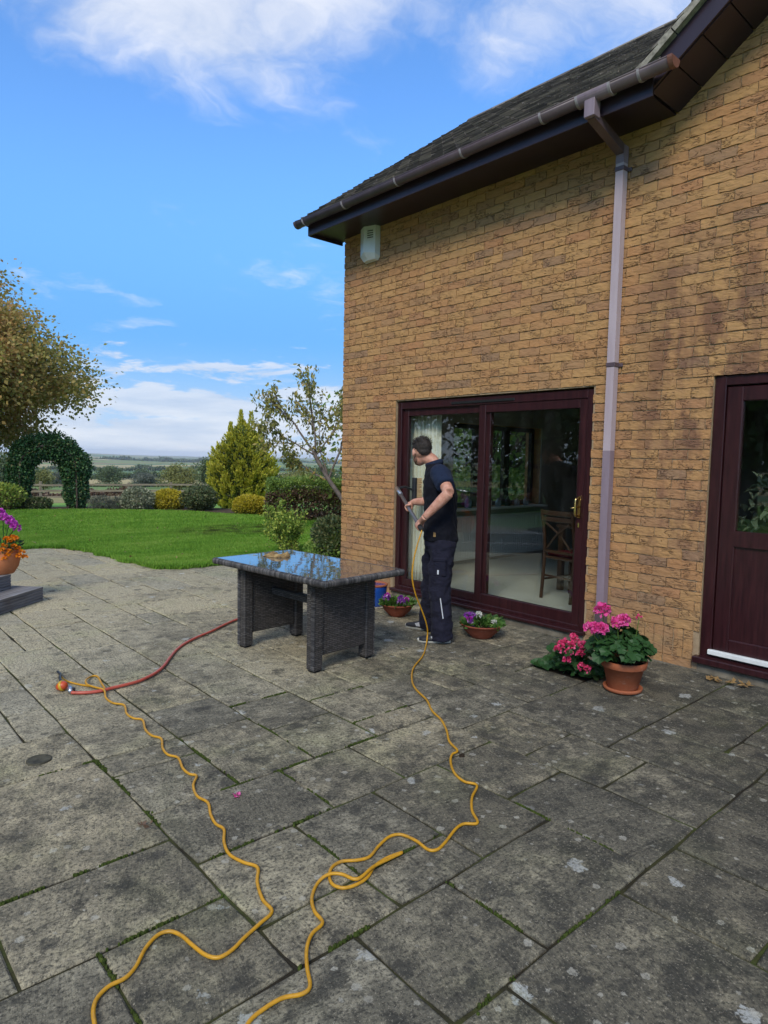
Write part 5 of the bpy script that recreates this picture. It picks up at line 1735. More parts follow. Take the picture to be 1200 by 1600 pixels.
# geranium in a terracotta pot
gp = empty('potted_geranium', (4.120, 2.175, 0.0), 0, 'bright pink geranium in terracotta pot and saucer beside the downpipe', 'potted plant')
MB().lathe([(.001, .002), (.108, .002), (.124, .012), (.128, .030), (.119, .034), (.112, .020), (.001, .018)], 32).build('saucer', 'terracotta', gp, True)
MB().lathe([(.001, .020), (.092, .020), (.098, .028), (.131, .165), (.143, .166), (.147, .172), (.152, .208), (.147, .213), (.138, .212), (.132, .185), (.001, .185)], 36).build('pot', 'terracotta', gp, True)
MB().lathe([(.134, .186), (.08, .195), (.001, .200)], 18).build('soil', 'potting_soil', gp, True)
gl_ = [leaf_disc(.042, 7, .13, .22, s) for s in range(4)]
for me in gl_:
    me.materials.append(MATS['leaf_geranium'])
rg = random.Random(14)
VL = Vector((-.70, -.60, .25)).normalized()
for k in range(190):
    a = rg.uniform(0, 2*math.pi)
    e = rg.uniform(-.25, 1.0)
    rr = rg.uniform(.62, 1.0)
    d = Vector((math.cos(a)*math.cos(e), math.sin(a)*math.cos(e), math.sin(e)))
    c = Vector((-.035, .03, .285))+Vector((d.x*.215, d.y*.215, d.z*.165))*rr
    if c.z < .17 or (c.z < .23 and math.hypot(c.x, c.y) < .13):
        continue
    nrm_ = (d*0.8+Vector((0, 0, .75))+Vector((rg.uniform(-.35, .35), rg.uniform(-.35, .35), 0))).normalized()
    q = nrm_.to_track_quat('Z', 'Y').to_euler()
    o = obj('leaf', gl_[k % 4], None, gp, c, q)
    s_ = rg.uniform(.75, 1.25)
    o.scale = (s_, s_, s_)
st_ = MB()
heads = [((3.885, 2.215, .570), .045), ((3.965, 2.150, .490), .034), ((4.000, 2.130, .505), .036), ((3.835, 2.265, .452), .036), ((3.885, 2.215, .448), .036), ((3.86, 2.24, .452), .030)]
for k, (h, r) in enumerate(heads):
    h = Vector(h)-gp.location
    st_.tube(catmull([(h.x*.25, h.y*.25, .19), (h.x*.7, h.y*.7, .33), tuple(h-Vector((0, 0, .01)))], 4), .0032, 5)
    V, F = petal_ball(130, r*1.05, .026, 30+k, .85)
    obj('flower_head', mesh_np('flower_head', V, F), 'petal_pink', gp, h)
h = Vector((4.075, 2.060, .525))-gp.location
st_.tube(catmull([(h.x*.4, h.y*.4, .20), (h.x*.8, h.y*.8, .38), tuple(h)], 4), .0026, 5)
V, F = petal_ball(24, .017, .014, 44)
obj('flower_bud', mesh_np('flower_bud', V, F), 'petal_coral', gp, h)
for k in range(26):
    a = rg.uniform(0, 6.28)
    rr = rg.uniform(.06, .17)
    st_.tube([(0.02*math.cos(a), .02*math.sin(a), .18), (rr*.6*math.cos(a), rr*.6*math.sin(a), .25), (rr*math.cos(a)-.03, rr*math.sin(a)+.03, rg.uniform(.27, .36))], .003, 5)
st_.build('stems', 'leaf_pansy', gp, True)

# plants in the paving pocket
pk0 = structure(MB().box((4.085, 2.44, -.05), (4.525, 2.888, -.006)).build('planting_pocket', 'potting_soil'))
cp = empty('coral_geranium', (4.16, 2.60, -.006), 0, 'coral red geranium flowering low in the paving gap left of the pot', 'flowering plant')
rg = random.Random(3)
cor = [(3.975, 2.475, .315), (3.990, 2.46, .290), (3.905, 2.525, .270), (4.015, 2.425, .270), (4.03, 2.42, .245), (3.945, 2.485, .215), (3.935, 2.495, .160), (4.005, 2.435, .210), (4.01, 2.42, .120), (4.035, 2.395, .100), (3.885, 2.535, .235), (3.925, 2.51, .285), (3.960, 2.480, .265)]
st_ = MB()
for k, c in enumerate(cor):
    c = Vector(c)-cp.location
    V, F = petal_ball(44, .024, .020, 60+k)
    obj('flower_head', mesh_np('flower_head', V, F), 'petal_coral', cp, c)
    st_.tube(catmull([(rg.uniform(-.05, .05), rg.uniform(-.05, .05), 0), tuple(c*.6+Vector((0, 0, .03))), tuple(c)], 4), .0025, 5)
st_.build('stems', 'leaf_geranium', cp, True)
for k in range(95):
    c = Vector((rg.gauss(4.12, .085), rg.gauss(2.55, .075), rg.uniform(.03, .24)))-cp.location
    nrm_ = Vector((rg.uniform(-.9, .5), rg.uniform(-.9, .5), .8)).normalized()
    o = obj('leaf', gl_[k % 4], None, cp, c, nrm_.to_track_quat('Z', 'Y').to_euler())
    s_ = rg.uniform(.5, .95)
    o.scale = (s_, s_, s_)
ev = empty('creeping_plant', (4.10, 2.52, -.006), 0, 'low dark glossy leaved plant spilling from the paving gap', 'plant')
lf_ = [leaf_disc(.034, 5, .02, .30, s+9) for s in range(3)]
for me in lf_:
    me.materials.append(MATS['leaf_geranium'])
for k in range(150):
    c = Vector((rg.uniform(4.05, 4.42), rg.uniform(2.37, 2.86), 0))
    z = .012+.06*math.exp(-((c.x-4.14)**2+(c.y-2.53)**2)/.02)*rg.uniform(.3, 1)+rg.uniform(0, .02)
    c = Vector((c.x, c.y, z))-ev.location
    nrm_ = Vector((rg.uniform(-.8, .5), rg.uniform(-.8, .5), .9)).normalized()
    o = obj('leaf', lf_[k % 3], None, ev, c, nrm_.to_track_quat('Z', 'Y').to_euler())
    s_ = rg.uniform(.6, 1.3)
    o.scale = (s_*1.3, s_*.8, s_)

# bowls of pansies and the blue pot
def bowl(loc, r, h, label, seed, fl):
    e = empty('flower_bowl', loc, seed*.7, label, 'flower bowl', 'flower bowls under the sliding door')
    MB().lathe([(.001, .001), (r*.46, .001), (r*.50, .010), (r*.80, h*.50), (r*.95, h*.86), (r*1.0, h*.90), (r*1.02, h*.98), (r*.98, h*1.0), (r*.92, h*.96), (r*.88, h*.82), (.001, h*.80)], 36).build('bowl', 'bowl_brown', e, True)
    MB().lathe([(r*.90, h*.82), (r*.5, h*.90), (.001, h*.94)], 20).build('soil', 'potting_soil', e, True)
    g = np.random.default_rng(seed)
    n = 420
    a = g.uniform(0, 2*np.pi, n)
    rr = r*.95*np.sqrt(g.uniform(0, 1, n))
    P = np.stack([rr*np.cos(a), rr*np.sin(a), h*.88+g.uniform(0, .055, n)*(1.1-rr/r*.6)], -1)
    D = np.stack([np.cos(a)*.8, np.sin(a)*.8, g.uniform(.1, .9, n)], -1)+g.normal(0, .35, (n, 3))
    stuff(blades(e, 'foliage', P, D, .045, .62, 'leaf_pansy', seed))
    for k, (dx, dy, dz, m) in enumerate(fl):
        V, F = petal_ball(34, .020, .026, seed*9+k, .7)
        wv_ = rt*dx+Vector((rt.y*-1, rt.x, 0))*dy
        wv_ = Matrix.Rotation(-seed*.7, 3, 'Z') @ wv_
        obj('flower', mesh_np('flower', V, F), m, e, (wv_.x, wv_.y, h*.95+dz))
    return e
bowl((4.345, 4.655, 0), .165, .125, 'round brown bowl of purple pansies between the blue pot and the person', 2,
     [(-.12, -.03, .055, 'petal_purple'), (-.09, -.05, .065, 'petal_purple'), (-.10, .02, .075, 'petal_magenta'), (.02, -.10, .035, 'petal_purple'), (.05, -.09, .045, 'petal_purple'), (.08, -.08, .055, 'petal_magenta'), (.05, -.11, .020, 'petal_purple'), (.03, -.06, .065, 'petal_purple')])
bowl((4.395, 3.640, 0), .185, .125, 'round brown bowl with one pink pansy right of the person', 3,
     [(-.11, -.07, .055, 'petal_magenta'), (-.13, -.04, .075, 'petal_purple'), (-.09, -.05, .085, 'petal_purple'), (-.03, -.02, .080, 'petal_white'), (.09, -.09, .03, 'petal_white'), (-.10, -.10, .030, 'petal_purple')])
bp = empty('blue_pot', (4.425, 5.085, 0), 0, 'glossy cobalt blue plant pot behind the wicker table', 'plant pot')
MB().lathe([(.001, .001), (.120, .001), (.122, .012), (.112, .016), (.001, .016)], 28).build('pot_foot', 'verge_mortar', bp, True)
MB().lathe([(.001, .016), (.102, .016), (.108, .03), (.126, .22), (.122, .232), (.001, .20)], 32).build('pot', 'blue_glaze', bp, True)
MB().lathe([(.1265, .221), (.132, .224), (.134, .240), (.126, .244), (.114, .238), (.110, .20)], 32).build('pot_rim', 'terracotta', bp, True)
MB().lathe([(.113, .205), (.001, .212)], 18).build('soil', 'potting_soil', bp, True)

# ------------------------------------------------------------------ timber steps and the urn
su = Vector((-.745, -.667, 0))
sang = math.atan2(su.y, su.x)
def sleeper(loc, L, D, H, label):
    o = MB()
    prof_ = []
    nz = 5
    for k in range(nz):
        z0, z1 = H*k/nz, H*(k+1)/nz
        prof_ += [(-.010, z0+.001), (0.0, z0+.006), (0.0, z1-.006), (-.010, z1-.001)]
    back = [(D, H), (D, 0)]
    o.prism([(y, z) for y, z in prof_[:-1]]+[(0.004, H)]+back, 'x', 0, L)
    ob = o.build('timber_step', 'sleeper', None)
    ob.location = loc
    ob.rotation_euler = (0, 0, sang)
    tag(ob, label, 'step', 'weathered timber steps')
    return ob
s1_ = sleeper((1.872, 7.345, 0), 1.9, -.52, .142, 'long low weathered grey timber step at the left edge of the patio')
s2_ = sleeper((1.60, 7.435, .1425), 1.6, -.50, .145, 'upper weathered timber step carrying the orange urn')
ur = empty('flower_urn', (1.535, 7.560, .2876), 0, 'orange terracotta urn with orange marigolds and tall pink flowers', 'flower urn')
MB().lathe([(.001, .001), (.120, .001), (.128, .010), (.165, .075), (.184, .150), (.180, .205), (.168, .222), (.176, .232), (.176, .246), (.160, .250), (.150, .225), (.001, .215)], 36).build('urn', 'urn_orange', ur, True)
MB().lathe([(.152, .226), (.001, .240)], 18).build('soil', 'potting_soil', ur, True)
rg = random.Random(6)
g = np.random.default_rng(6)
n = 260
a = g.uniform(0, 2*np.pi, n)
rr = .17*np.sqrt(g.uniform(0, 1, n))
P = np.stack([rr*np.cos(a)*1.1, rr*np.sin(a)*1.1, .235+g.uniform(0, .10, n)], -1)
stuff(blades(ur, 'foliage', P, np.stack([np.cos(a), np.sin(a), g.uniform(0, 1, n)], -1)+g.normal(0, .3, (n, 3)), .05, .35, 'leaf_geranium', 7))
bk_ = Vector((.667, .745, 0))
for k, (dx, dy, dz) in enumerate([(.10, -.10, .30), (.13, -.06, .34), (.17, -.05, .29), (.19, -.02, .26), (.22, .0, .22), (.21, -.04, .19), (.24, .02, .17), (.15, -.10, .24), (.10, -.14, .26), (.05, -.15, .25), (.02, -.15, .22), (.12, -.14, .17), (.14, -.12, .20), (.07, -.13, .20), (.16, .0, .36), (.12, .02, .37), (.09, -.04, .36), (-.04, -.12, .30), (-.1, -.1, .3)]):
    V, F = petal_ball(60, .026, .019, 80+k, .6)
    w_ = rt*dx+bk_*dy
    obj('marigold', mesh_np('marigold', V, F), 'petal_orange', ur, (w_.x, w_.y, dz))
st_ = MB()
for k, (dx, dy, dz) in enumerate([(-.03, .0, .60), (.03, .02, .585), (.08, .0, .555), (.12, -.02, .525), (.16, -.03, .49), (.19, -.03, .475), (.05, -.03, .56), (.10, .02, .545), (-.08, .01, .60), (.0, .03, .62), (.14, .01, .50)]):
    V, F = petal_ball(34, .028, .034, 120+k, .8)
    w_ = rt*dx+bk_*dy
    obj('pink_flower', mesh_np('pink_flower', V, F), 'petal_magenta', ur, (w_.x, w_.y, dz))
    if k in (1, 3, 5, 8):
        st_.tube(catmull([(0.03, 0, .22), (w_.x*.35+.02, w_.y*.35, .36), (w_.x*.9, w_.y*.9, dz-.02)], 4), .0045, 5)
st_.build('stems', 'leaf_geranium', ur, True)

# ------------------------------------------------------------------ small things on the paving
ic = MB().lathe([(.001, .0035), (.050, .0035), (.054, .005), (.058, .0025), (.058, -.02)], 28).build('drain_cover', 'iron_cover', None, True, (0.855, 3.50, .003))
tag(ic, 'small round mossy metal cover set in a paving slab', 'drain cover')
dl = empty('dead_leaves', (4.80, 1.78, 0), 0, 'little heap of dry brown leaves below the back door', 'leaves')
rg = random.Random(4)
for k in range(26):
    t = rg.random()
    c = Vector((4.76+.10*t+rg.uniform(-.03, .03), 1.90-.26*t+rg.uniform(-.02, .02), rg.uniform(.004, .022)))-dl.location
    s_ = rg.uniform(.018, .034)
    V = [(0, 0, 0), (s_, s_*.5, rg.uniform(0, .012)), (s_*2, 0, rg.uniform(.004, .02)), (s_, -s_*.5, rg.uniform(0, .012))]
    me = bpy.data.meshes.new('dry_leaf')
    me.from_pydata(V, [], [(0, 1, 2), (0, 2, 3)])
    obj('dry_leaf', me, 'leaf_dry', dl, c, (0, 0, rg.uniform(0, 6.3)))
V, F = petal_ball(10, .010, .016, 3, .3)
pt = obj('petal', mesh_np('petal', V, F), 'petal_pink', None, (1.43, 2.563, .006))
tag(pt, 'single fallen pink petal on a paving slab left of centre', 'petal')
fl_ = empty('fallen_leaf', (1.023, 2.579, .003), 0, 'withered brown leaf beside the mossy joint', 'leaf')
for k in range(7):
    blades(fl_, 'leaf_piece', [(rg.uniform(-.02, .02), rg.uniform(-.02, .02), .004)], [(rg.uniform(-1, 1), rg.uniform(-1, 1), .25)], .026, .6, 'leaf_hedge_brown', k)
pbm = lump('mud_clod', 2.523, 2.19, 0.0, .022, .014, .018, 9, 'potting_soil', n=10)
tag(pbm, 'small dark clod of earth beside the yellow hose', 'clod')
pbm = lump('dry_leaves', 4.53, 4.93, 0.0, .05, .03, .03, 12, 'chamois', n=10)
tag(pbm, 'small heap of dry tan leaves beside the bowl by the blue pot', 'leaves')

# ------------------------------------------------------------------ inside the rooms
def curtain(y0, y1, x, label, folds, m='curtain'):
    n = folds*10
    V, F = [], []
    rgc = random.Random(folds)
    ph = [rgc.uniform(-.5, .5) for _ in range(folds+2)]
    rows = 8
    for j in range(rows+1):
        z = 0.115+(2.05-0.115)*j/rows
        for i in range(n+1):
            t = i/n
            y = y0+(y1-y0)*t
            w = math.sin(t*folds*2*math.pi+ph[int(t*folds)]*0.4)*.030*(1.15-.35*j/rows)+.012*math.sin(t*9+j*.35)
            V.append((x+w, y, z))
    for j in range(rows):
        for i in range(n):
            a = j*(n+1)+i
            F.append((a, a+1, a+n+2, a+n+1))
    me = bpy.data.meshes.new('curtain')
    me.from_pydata(V, [], F)
    me.polygons.foreach_set('use_smooth', [True]*len(me.polygons))
    me.update()
    o = obj('curtain', me, m)
    sd_ = o.modifiers.new('thickness', 'SOLIDIFY')
    sd_.thickness = .004
    tag(o, label, 'curtain')
    return o
curtain(4.96, 5.405, 5.215, 'cream pleated curtain inside the left end of the sliding door', 8)
ra = empty('radiator', (7.6, YC-.31, .098), 0, 'white panel radiator under the window inside the house', 'radiator')
MB().box((-1.15, -.095, .06), (1.05, -.035, .66), .008).build('panel', 'enamel_white', ra)
rb_ = MB()
for k in range(43):
    rb_.box((-1.13+k*.05, -.105, .09), (-1.13+k*.05+.026, -.0955, .63), .004)
rb_.build('ribs', 'enamel_white', ra)
rg = random.Random(2)
cols = ['clear squat glass jar', 'tall clear glass bottle', 'short white china pot', 'slim clear glass vase', 'small dark ornament', 'round clear glass bowl', 'stubby clear glass bottle']
places = ['at the left end of the sill', 'second from the left on the sill', 'third from the left on the sill', 'in the middle of the sill', 'right of the sill centre', 'second from the right on the sill', 'at the right end of the sill']
for k in range(7):
    x = 6.95+k*.22
    r = rg.uniform(.03, .05)
    h = rg.uniform(.09, .17)
    o = MB().lathe([(.001, .001), (r, .001), (r*1.05, h*.5), (r*.85, h*.7), (r*.4, h*.85), (r*.45, h), (.001, h)], 14).build('sill_ornament', ['bottle_glass', 'bottle_glass', 'enamel_white', 'bottle_glass', 'picture_dark', 'bottle_glass', 'bottle_glass'][k], None, True, (x, YC-.30, WIN[2]-.001))
    tag(o, cols[k]+' '+places[k]+' indoors', 'ornament', 'ornaments on the window sill')
def chair(loc, rz, label):
    e = empty('dining_chair', loc, rz, label, 'chair')
    w = .21
    MB().box((-.21, -.22, .420), (.23, .22, .448), .010).build('seat', 'chair_wood', e)
    MB().box((-.18, -.19, .4482), (.21, .19, .485), .016).build('cushion', 'chair_cushion', e)
    for s in (-1, 1):
        MB().tube([(.205, s*.195, 0), (.205, s*.195, .42)], [.017, .022], 8).build('leg', 'chair_wood', e)
        MB().tube(catmull([(-.235, s*.195, 0), (-.205, s*.195, .42), (-.215, s*.195, .65), (-.265, s*.195, .93)], 4), [.018]*13, 8).build('back_leg', 'chair_wood', e)
        MB().tube([(-.215, s*.195, .20), (.205, s*.195, .20)], .011, 6).build('stretcher', 'chair_wood', e)
        b0, b1 = Vector((-.215, s*.16, .53)), Vector((-.250, -s*.16, .80))
        MB().tube(catmull([b0, b0.lerp(b1, .5)+Vector((-.015*s, 0, .02)), b1], 5), .011, 6).build('cross_rail', 'chair_wood', e)
    MB().tube([(-.2, -.195, .24), (-.2, .195, .24)], .011, 6).build('stretcher', 'chair_wood', e)
    for z, x, h in ((.50, -.215, .03), (.835, -.250, .045), (.90, -.258, .05)):
        MB().box((x-.012, -.195, z-h/2), (x+.012, .195, z+h/2), .006).build('back_rail', 'chair_wood', e)
    return e
chair((6.02, 3.80, .098), R_(-8), 'dark wooden dining chair with cross back and red seat behind the glass')
dt = empty('dining_table', (6.75, 3.55, .098), 0, 'dark wooden dining table beyond the dining chair indoors', 'table')
MB().box((-.45, -.65, .70), (.45, .65, .735), .008).build('table_top', 'chair_wood', dt)
for sx in (-1, 1):
    for sy in (-1, 1):
        MB().box((sx*.40-.03, sy*.60-.03, 0), (sx*.40+.03, sy*.60+.03, .70), .004).build('leg', 'chair_wood', dt)
pc = MB().box((7.566, .95, 1.45), (7.599, 1.45, 2.0), .004).build('picture', 'picture_dark', None)
tag(pc, 'dark framed picture on the wall behind the back door glass', 'picture')
hpn = empty('house_plant', (5.56, 1.64, .098), 0, 'trailing striped leaved house plant inside the back door glass', 'house plant')
MB().lathe([(.001, .0), (.16, .0), (.17, .02), (.20, .80), (.001, .80)], 20).build('plant_stand', 'enamel_white', hpn, True)
rg = random.Random(12)
sl_ = []
for s in range(3):
    me = bpy.data.meshes.new('leaf')
    L_ = .095
    me.from_pydata([(0, 0, 0), (L_*.35, L_*.20, .01), (L_*.75, L_*.16, .0), (L_, 0, -.02), (L_*.75, -L_*.16, .0), (L_*.35, -L_*.20, .01), (L_*.35, 0, -.004), (L_*.75, 0, -.008)], [], [(0, 6, 1), (1, 6, 7, 2), (2, 7, 3), (0, 5, 6), (5, 4, 7, 6), (4, 3, 7)])
    me.materials.append(MATS['leaf_house'])
    sl_.append(me)
for k in range(230):
    c = Vector((rg.gauss(-.16, .07), rg.gauss(0.03, .19), min(1.42, .86+abs(rg.gauss(0, .24)))))
    d = Vector((rg.uniform(-1, .3), rg.uniform(-1, 1), rg.uniform(-.8, .8)))
    o = obj('leaf', sl_[k % 3], None, hpn, c, d.to_track_quat('X', 'Z').to_euler())
    s_ = rg.uniform(.7, 1.3)
    o.scale = (s_, s_, s_)

# ------------------------------------------------------------------ garden planting
def gz(x, y):
    return float(terrain(np.array(x), np.array(y)))
def foliage_ellipsoid(rg, n, rx, ry, rz, size, aspect, shell=0.25, lumps=9, amp=0.16, upb=0.5, zc=0.0, out=0.8):
    D = unit(n, rg)
    C = unit(lumps, rg)
    f = 1+amp*(np.exp(3.5*((D@C.T).max(1)-1))*1.4-0.9)
    rad = (1-shell*rg.uniform(0, 1, n)**1.6)*f
    P = D*np.array([rx, ry, rz])*rad[:, None]
    P[:, 2] += zc
    dirs = D*out+rg.normal(0, .65, (n, 3))
    dirs[:, 2] += upb*.4
    return P, dirs
def stems(rg, n, rx, ry, rz, zc, r0=.012):
    mb = MB()
    for k in range(n):
        a = rg.uniform(0, 2*np.pi)
        d = rg.uniform(.2, .75)
        mb.tube([(rx*.1*math.cos(a), ry*.1*math.sin(a), 0), (rx*d*.5*math.cos(a), ry*d*.5*math.sin(a), zc*.8), (rx*d*math.cos(a), ry*d*math.sin(a), zc+rz*rg.uniform(.1, .6))], [r0, r0*.7, r0*.3], 5)
    return mb
def shrub(name, label, loc, rx, ry, rz, n, size, m, seed, aspect=.6, cat='shrub', shell=.3, amp=.16, m2=None, f2=.35, zlift=0.92, lumps=9, group=None):
    rg = np.random.default_rng(seed)
    x, y = loc[:2]
    e = empty(name, (x, y, gz(x, y) if len(loc) == 2 else loc[2]), 0, label, cat, group)
    P, D = foliage_ellipsoid(rg, n, rx, ry, rz, size, aspect, shell, zc=rz*zlift, amp=amp, lumps=lumps)
    ok = P[:, 2] > 0.01
    P, D = P[ok], D[ok]
    stuff(blades(e, 'foliage', P, D, size, aspect, m, seed))
    if m2:
        P, D = foliage_ellipsoid(rg, int(n*f2), rx*.99, ry*.99, rz*.8, size, aspect, shell, zc=rz*.62, amp=amp, lumps=lumps)
        ok = P[:, 2] > 0.01
        stuff(blades(e, 'lower_foliage', P[ok], D[ok], size, aspect, m2, seed+1))
    stems(rg, 14, rx, ry, rz, rz*zlift*.7).build('stems', 'bark', e, True)
    return e
shrub('variegated_shrub', 'rounded silvery variegated shrub left of the yellow mound', (7.15, 18.30), .44, .44, .33, 4200, .055, 'leaf_variegated', 31)
shrub('golden_shrub', 'neat bright yellow mound between the silver and the dark shrub', (7.95, 18.15), .47, .47, .30, 6500, .05, 'leaf_gold', 32, shell=.2, amp=.08, m2='leaf_gold_green')
shrub('dark_shrub', 'loose dark green shrub right of the yellow mound', (8.42, 17.15), .50, .50, .37, 4500, .06, 'leaf_dark', 33, shell=.5, amp=.3)
shrub('golden_euonymus', 'large yellow and green mound in front of the golden conifer', (9.05, 15.45), .48, .48, .28, 7000, .05, 'leaf_gold', 34, shell=.2, amp=.10, m2='leaf_gold_green', f2=.8)
shrub('golden_euonymus', 'small yellow green mound beside the clipped hedge', (9.42, 14.85), .24, .24, .22, 2200, .045, 'leaf_gold_green', 35, shell=.3)
shrub('lavender', 'low grey lavender mound right of the ivy arch', (6.35, 18.95), .33, .33, .20, 2200, .07, 'leaf_grey', 36, .18, 'plant', .6)
shrub('lavender', 'low grey lavender mound beside the silvery shrub', (6.78, 18.72), .30, .30, .18, 2000, .07, 'leaf_grey', 37, .18, 'plant', .6)
shrub('bronze_shrub', 'low bronze and green shrub at the foot of the ivy arch, far left', (3.95, 19.25), .55, .45, .42, 4200, .06, 'leaf_shrub', 38, shell=.5, amp=.3, m2='leaf_hedge_brown')
shrub('bronze_shrub', 'small dark plant under the left leg of the ivy arch', (4.75, 19.15), .40, .30, .20, 2200, .055, 'leaf_dark', 39, shell=.5, amp=.3)

# ivy arch
ia = empty('ivy_arch', (5.20, 19.65, gz(5.2, 19.65)), R_(-14), 'dark green ivy covered garden arch at the end of the lawn', 'ivy arch')
ia.scale = (.88, .88, .92)
rg = np.random.default_rng(50)
n = 36000
t = rg.uniform(0, 1, n)
def arch_path(t):
    """left leg, half ring, right leg; width 1.36 between leg centres"""
    s = t*4.4
    x = np.where(s < 1.15, -.78, np.where(s > 3.25, .78, -.78*np.cos(np.clip((s-1.15)/2.1, 0, 1)*np.pi)))
    z = np.where(s < 1.15, s*1.06, np.where(s > 3.25, (4.4-s)*1.06, 1.22+.70*np.sin(np.clip((s-1.15)/2.1, 0, 1)*np.pi)))
    rad = .24+.17*np.clip(np.minimum(s, 4.4-s)/1.2, 0, 1)
    return x, z, rad
x, z, rad = arch_path(t)
rad = rad*(1+.16*np.sin(t*37)+.10*np.sin(t*91+1))
D = unit(n, rg)
u = rg.uniform(.55, 1.0, n)**.5
P = np.stack([x+D[:, 0]*rad*u*np.where(x > .3, 1.08, .95), D[:, 1]*rad*u*.9, np.maximum(z+D[:, 2]*rad*u, .02)], -1)
dr = D*.5+rg.normal(0, .5, (n, 3))
dr[:, 2] -= .5
stuff(blades(ia, 'foliage', P, dr, .066, .85, 'leaf_ivy', 51))
mb = MB()
for sy in (-.3, .3):
    tt = np.linspace(0, 1, 30)
    xx, zz_, _ = arch_path(tt)
    mb.tube([(a, sy, b) for a, b in zip(xx, zz_)], .03, 6)
mb.build('arch_frame', 'bark', ia, True)
mb = MB()
for k in range(16):
    s = -1 if k % 2 else 1
    a = rg.uniform(-.25, .25)
    mb.tube([(s*.62+a, rg.uniform(-.2, .2), 0), (s*.68+a*.6, rg.uniform(-.2, .2), .5), (s*.66, rg.uniform(-.2, .2), 1.1)], [.03, .022, .014], 5)
mb.build('stems', 'bark', ia, True)

# trees with trunk, limbs and leaf clumps
def grow(rg, mb, p, d, L, r, depth, tips, spread=.55, kids=3, upb=.12, segs=4, taper=.72):
    pts, rads = [p], [r]
    q = p.copy()
    dd = d.copy()
    for k in range(segs):
        dd = (dd+Vector(rg.normal(0, .10, 3))+Vector((0, 0, upb*.3))).normalized()
        q = q+dd*(L/segs)
        pts.append(q.copy())
        rads.append(r*(1-(1-taper)*(k+1)/segs))
    mb.tube(pts, rads, 7 if r > .03 else 5, False)
    if depth == 0:
        tips.append((q, dd, pts))
        return
    for k in range(kids):
        ax = Vector(rg.normal(0, 1, 3))
        nd = (dd+ax.normalized()*spread*rg.uniform(.6, 1.3)+Vector((0, 0, upb))).normalized()
        st = pts[-1] if k < 2 else pts[max(1, segs-1)]
        grow(rg, mb, st, nd, L*rg.uniform(.62, .88), r*taper*rg.uniform(.6, .8), depth-1, tips, spread, kids, upb, segs, taper)
    tips.append((q, dd, pts))
def crown_tree(name, label, base, h_trunk, crown_c, crown_r, n_clump, per, size, m, seed, clump_r=.45, trunk_r=.16, aspect=.7, group=None, bend=(0, 0), shell=.55, cat='tree'):
    rg = np.random.default_rng(seed)
    x, y = base
    z = gz(x, y)
    e = empty(name, (x, y, z), 0, label, cat, group)
    mb = MB()
    cc, cr = np.array(crown_c, float), np.array(crown_r, float)
    D = unit(n_clump, rg)
    C = unit(14, rg)
    f = .80+.34*np.exp(5*((D@C.T).max(1)-1))
    rad = (1-shell*rg.uniform(0, 1, n_clump)**1.3)*f
    CL = cc+D*cr*rad[:, None]
    tp = Vector((bend[0], bend[1], h_trunk))
    mb.tube(catmull([(0, 0, -.1), (bend[0]*.4+.04, bend[1]*.4, h_trunk*.5), tuple(tp)], 5), [trunk_r*(1.25-.55*k/10) for k in range(11)], 9, False)
    lim = CL[rg.permutation(n_clump)[:min(n_clump, 70)]]
    for q in lim:
        q = Vector(q)
        st = Vector((bend[0], bend[1], h_trunk*rg.uniform(.7, 1.0)))
        mid_ = st.lerp(q, .5)+Vector(rg.normal(0, .12, 3))*cr[0]*.25+Vector((0, 0, .06*cr[2]))
        mb.tube(catmull([st, mid_, q], 4), [trunk_r*.42*(1-.085*k) for k in range(9)], 5, False)
    mb.build('trunk', 'bark', e, True)
    idx = rg.integers(0, n_clump, n_clump*per)
    off = rg.normal(0, 1, (n_clump*per, 3))*clump_r*np.array([1, 1, .62])
    P = CL[idx]+off
    dirs = off/clump_r*.5+rg.normal(0, .7, off.shape)
    dirs[:, 2] -= .25
    stuff(blades(e, 'crown', P, dirs, size, aspect, m, seed+1))
    return e
crown_tree('maple_tree', 'large maple turning yellow and brown at the left edge', (2.75, 22.3), 2.6, (0.0, 0, 3.95), (3.85, 3.3, 2.55), 360, 400, .105, 'leaf_maple', 61, .37, .20)
# weeping-looking cherry with a leaning stem and thin foliage
ch = empty('cherry_tree', (8.35, 9.95, -.06), 0, 'thin leaning tree with sparse yellow green leaves beside the house corner', 'tree')
rg = np.random.default_rng(73)
mb = MB()
tips = []
lean = Vector((-.60, .42, .85)).normalized()
base_p = [Vector((0, 0, -.05)), Vector((-.22, .20, .55)), Vector((-.55, .45, 1.15)), Vector((-.75, .62, 1.6))]
mb.tube(catmull(base_p, 5), [.060, .058, .056, .054, .052, .05, .048, .046, .045, .044, .043, .042, .041, .040, .039, .038], 8, False)
for k, (bi, dvec, L, r) in enumerate([(3, (-.35, .25, 1), .75, .026), (3, (.10, .0, 1), .75, .024), (2, (-.9, .7, .35), .55, .018), (2, (.35, -.25, .9), .80, .026), (3, (-.8, .55, .45), .62, .018), (1, (.5, -.3, .9), .85, .028), (3, (.5, -.2, .75), .70, .020), (2, (-.2, .2, 1), .7, .018)]):
    grow(rg, mb, base_p[bi].copy(), Vector(dvec).normalized(), L, r, 2, tips, .55, 3, .05, 4, .70)
mb.build('trunk', 'cherry_bark', ch, True)
Ps, Ds = [], []
for (q, dd, pts) in tips:
    for pt in pts[1:]:
        for k in range(rg.integers(5, 12)):
            Ps.append(np.array(pt)+rg.normal(0, .055, 3))
            v = rg.normal(0, .6, 3)
            v[2] -= .7
            Ds.append(v)
stuff(blades(ch, 'crown', Ps, Ds, .092, .45, 'leaf_cherry', 74))

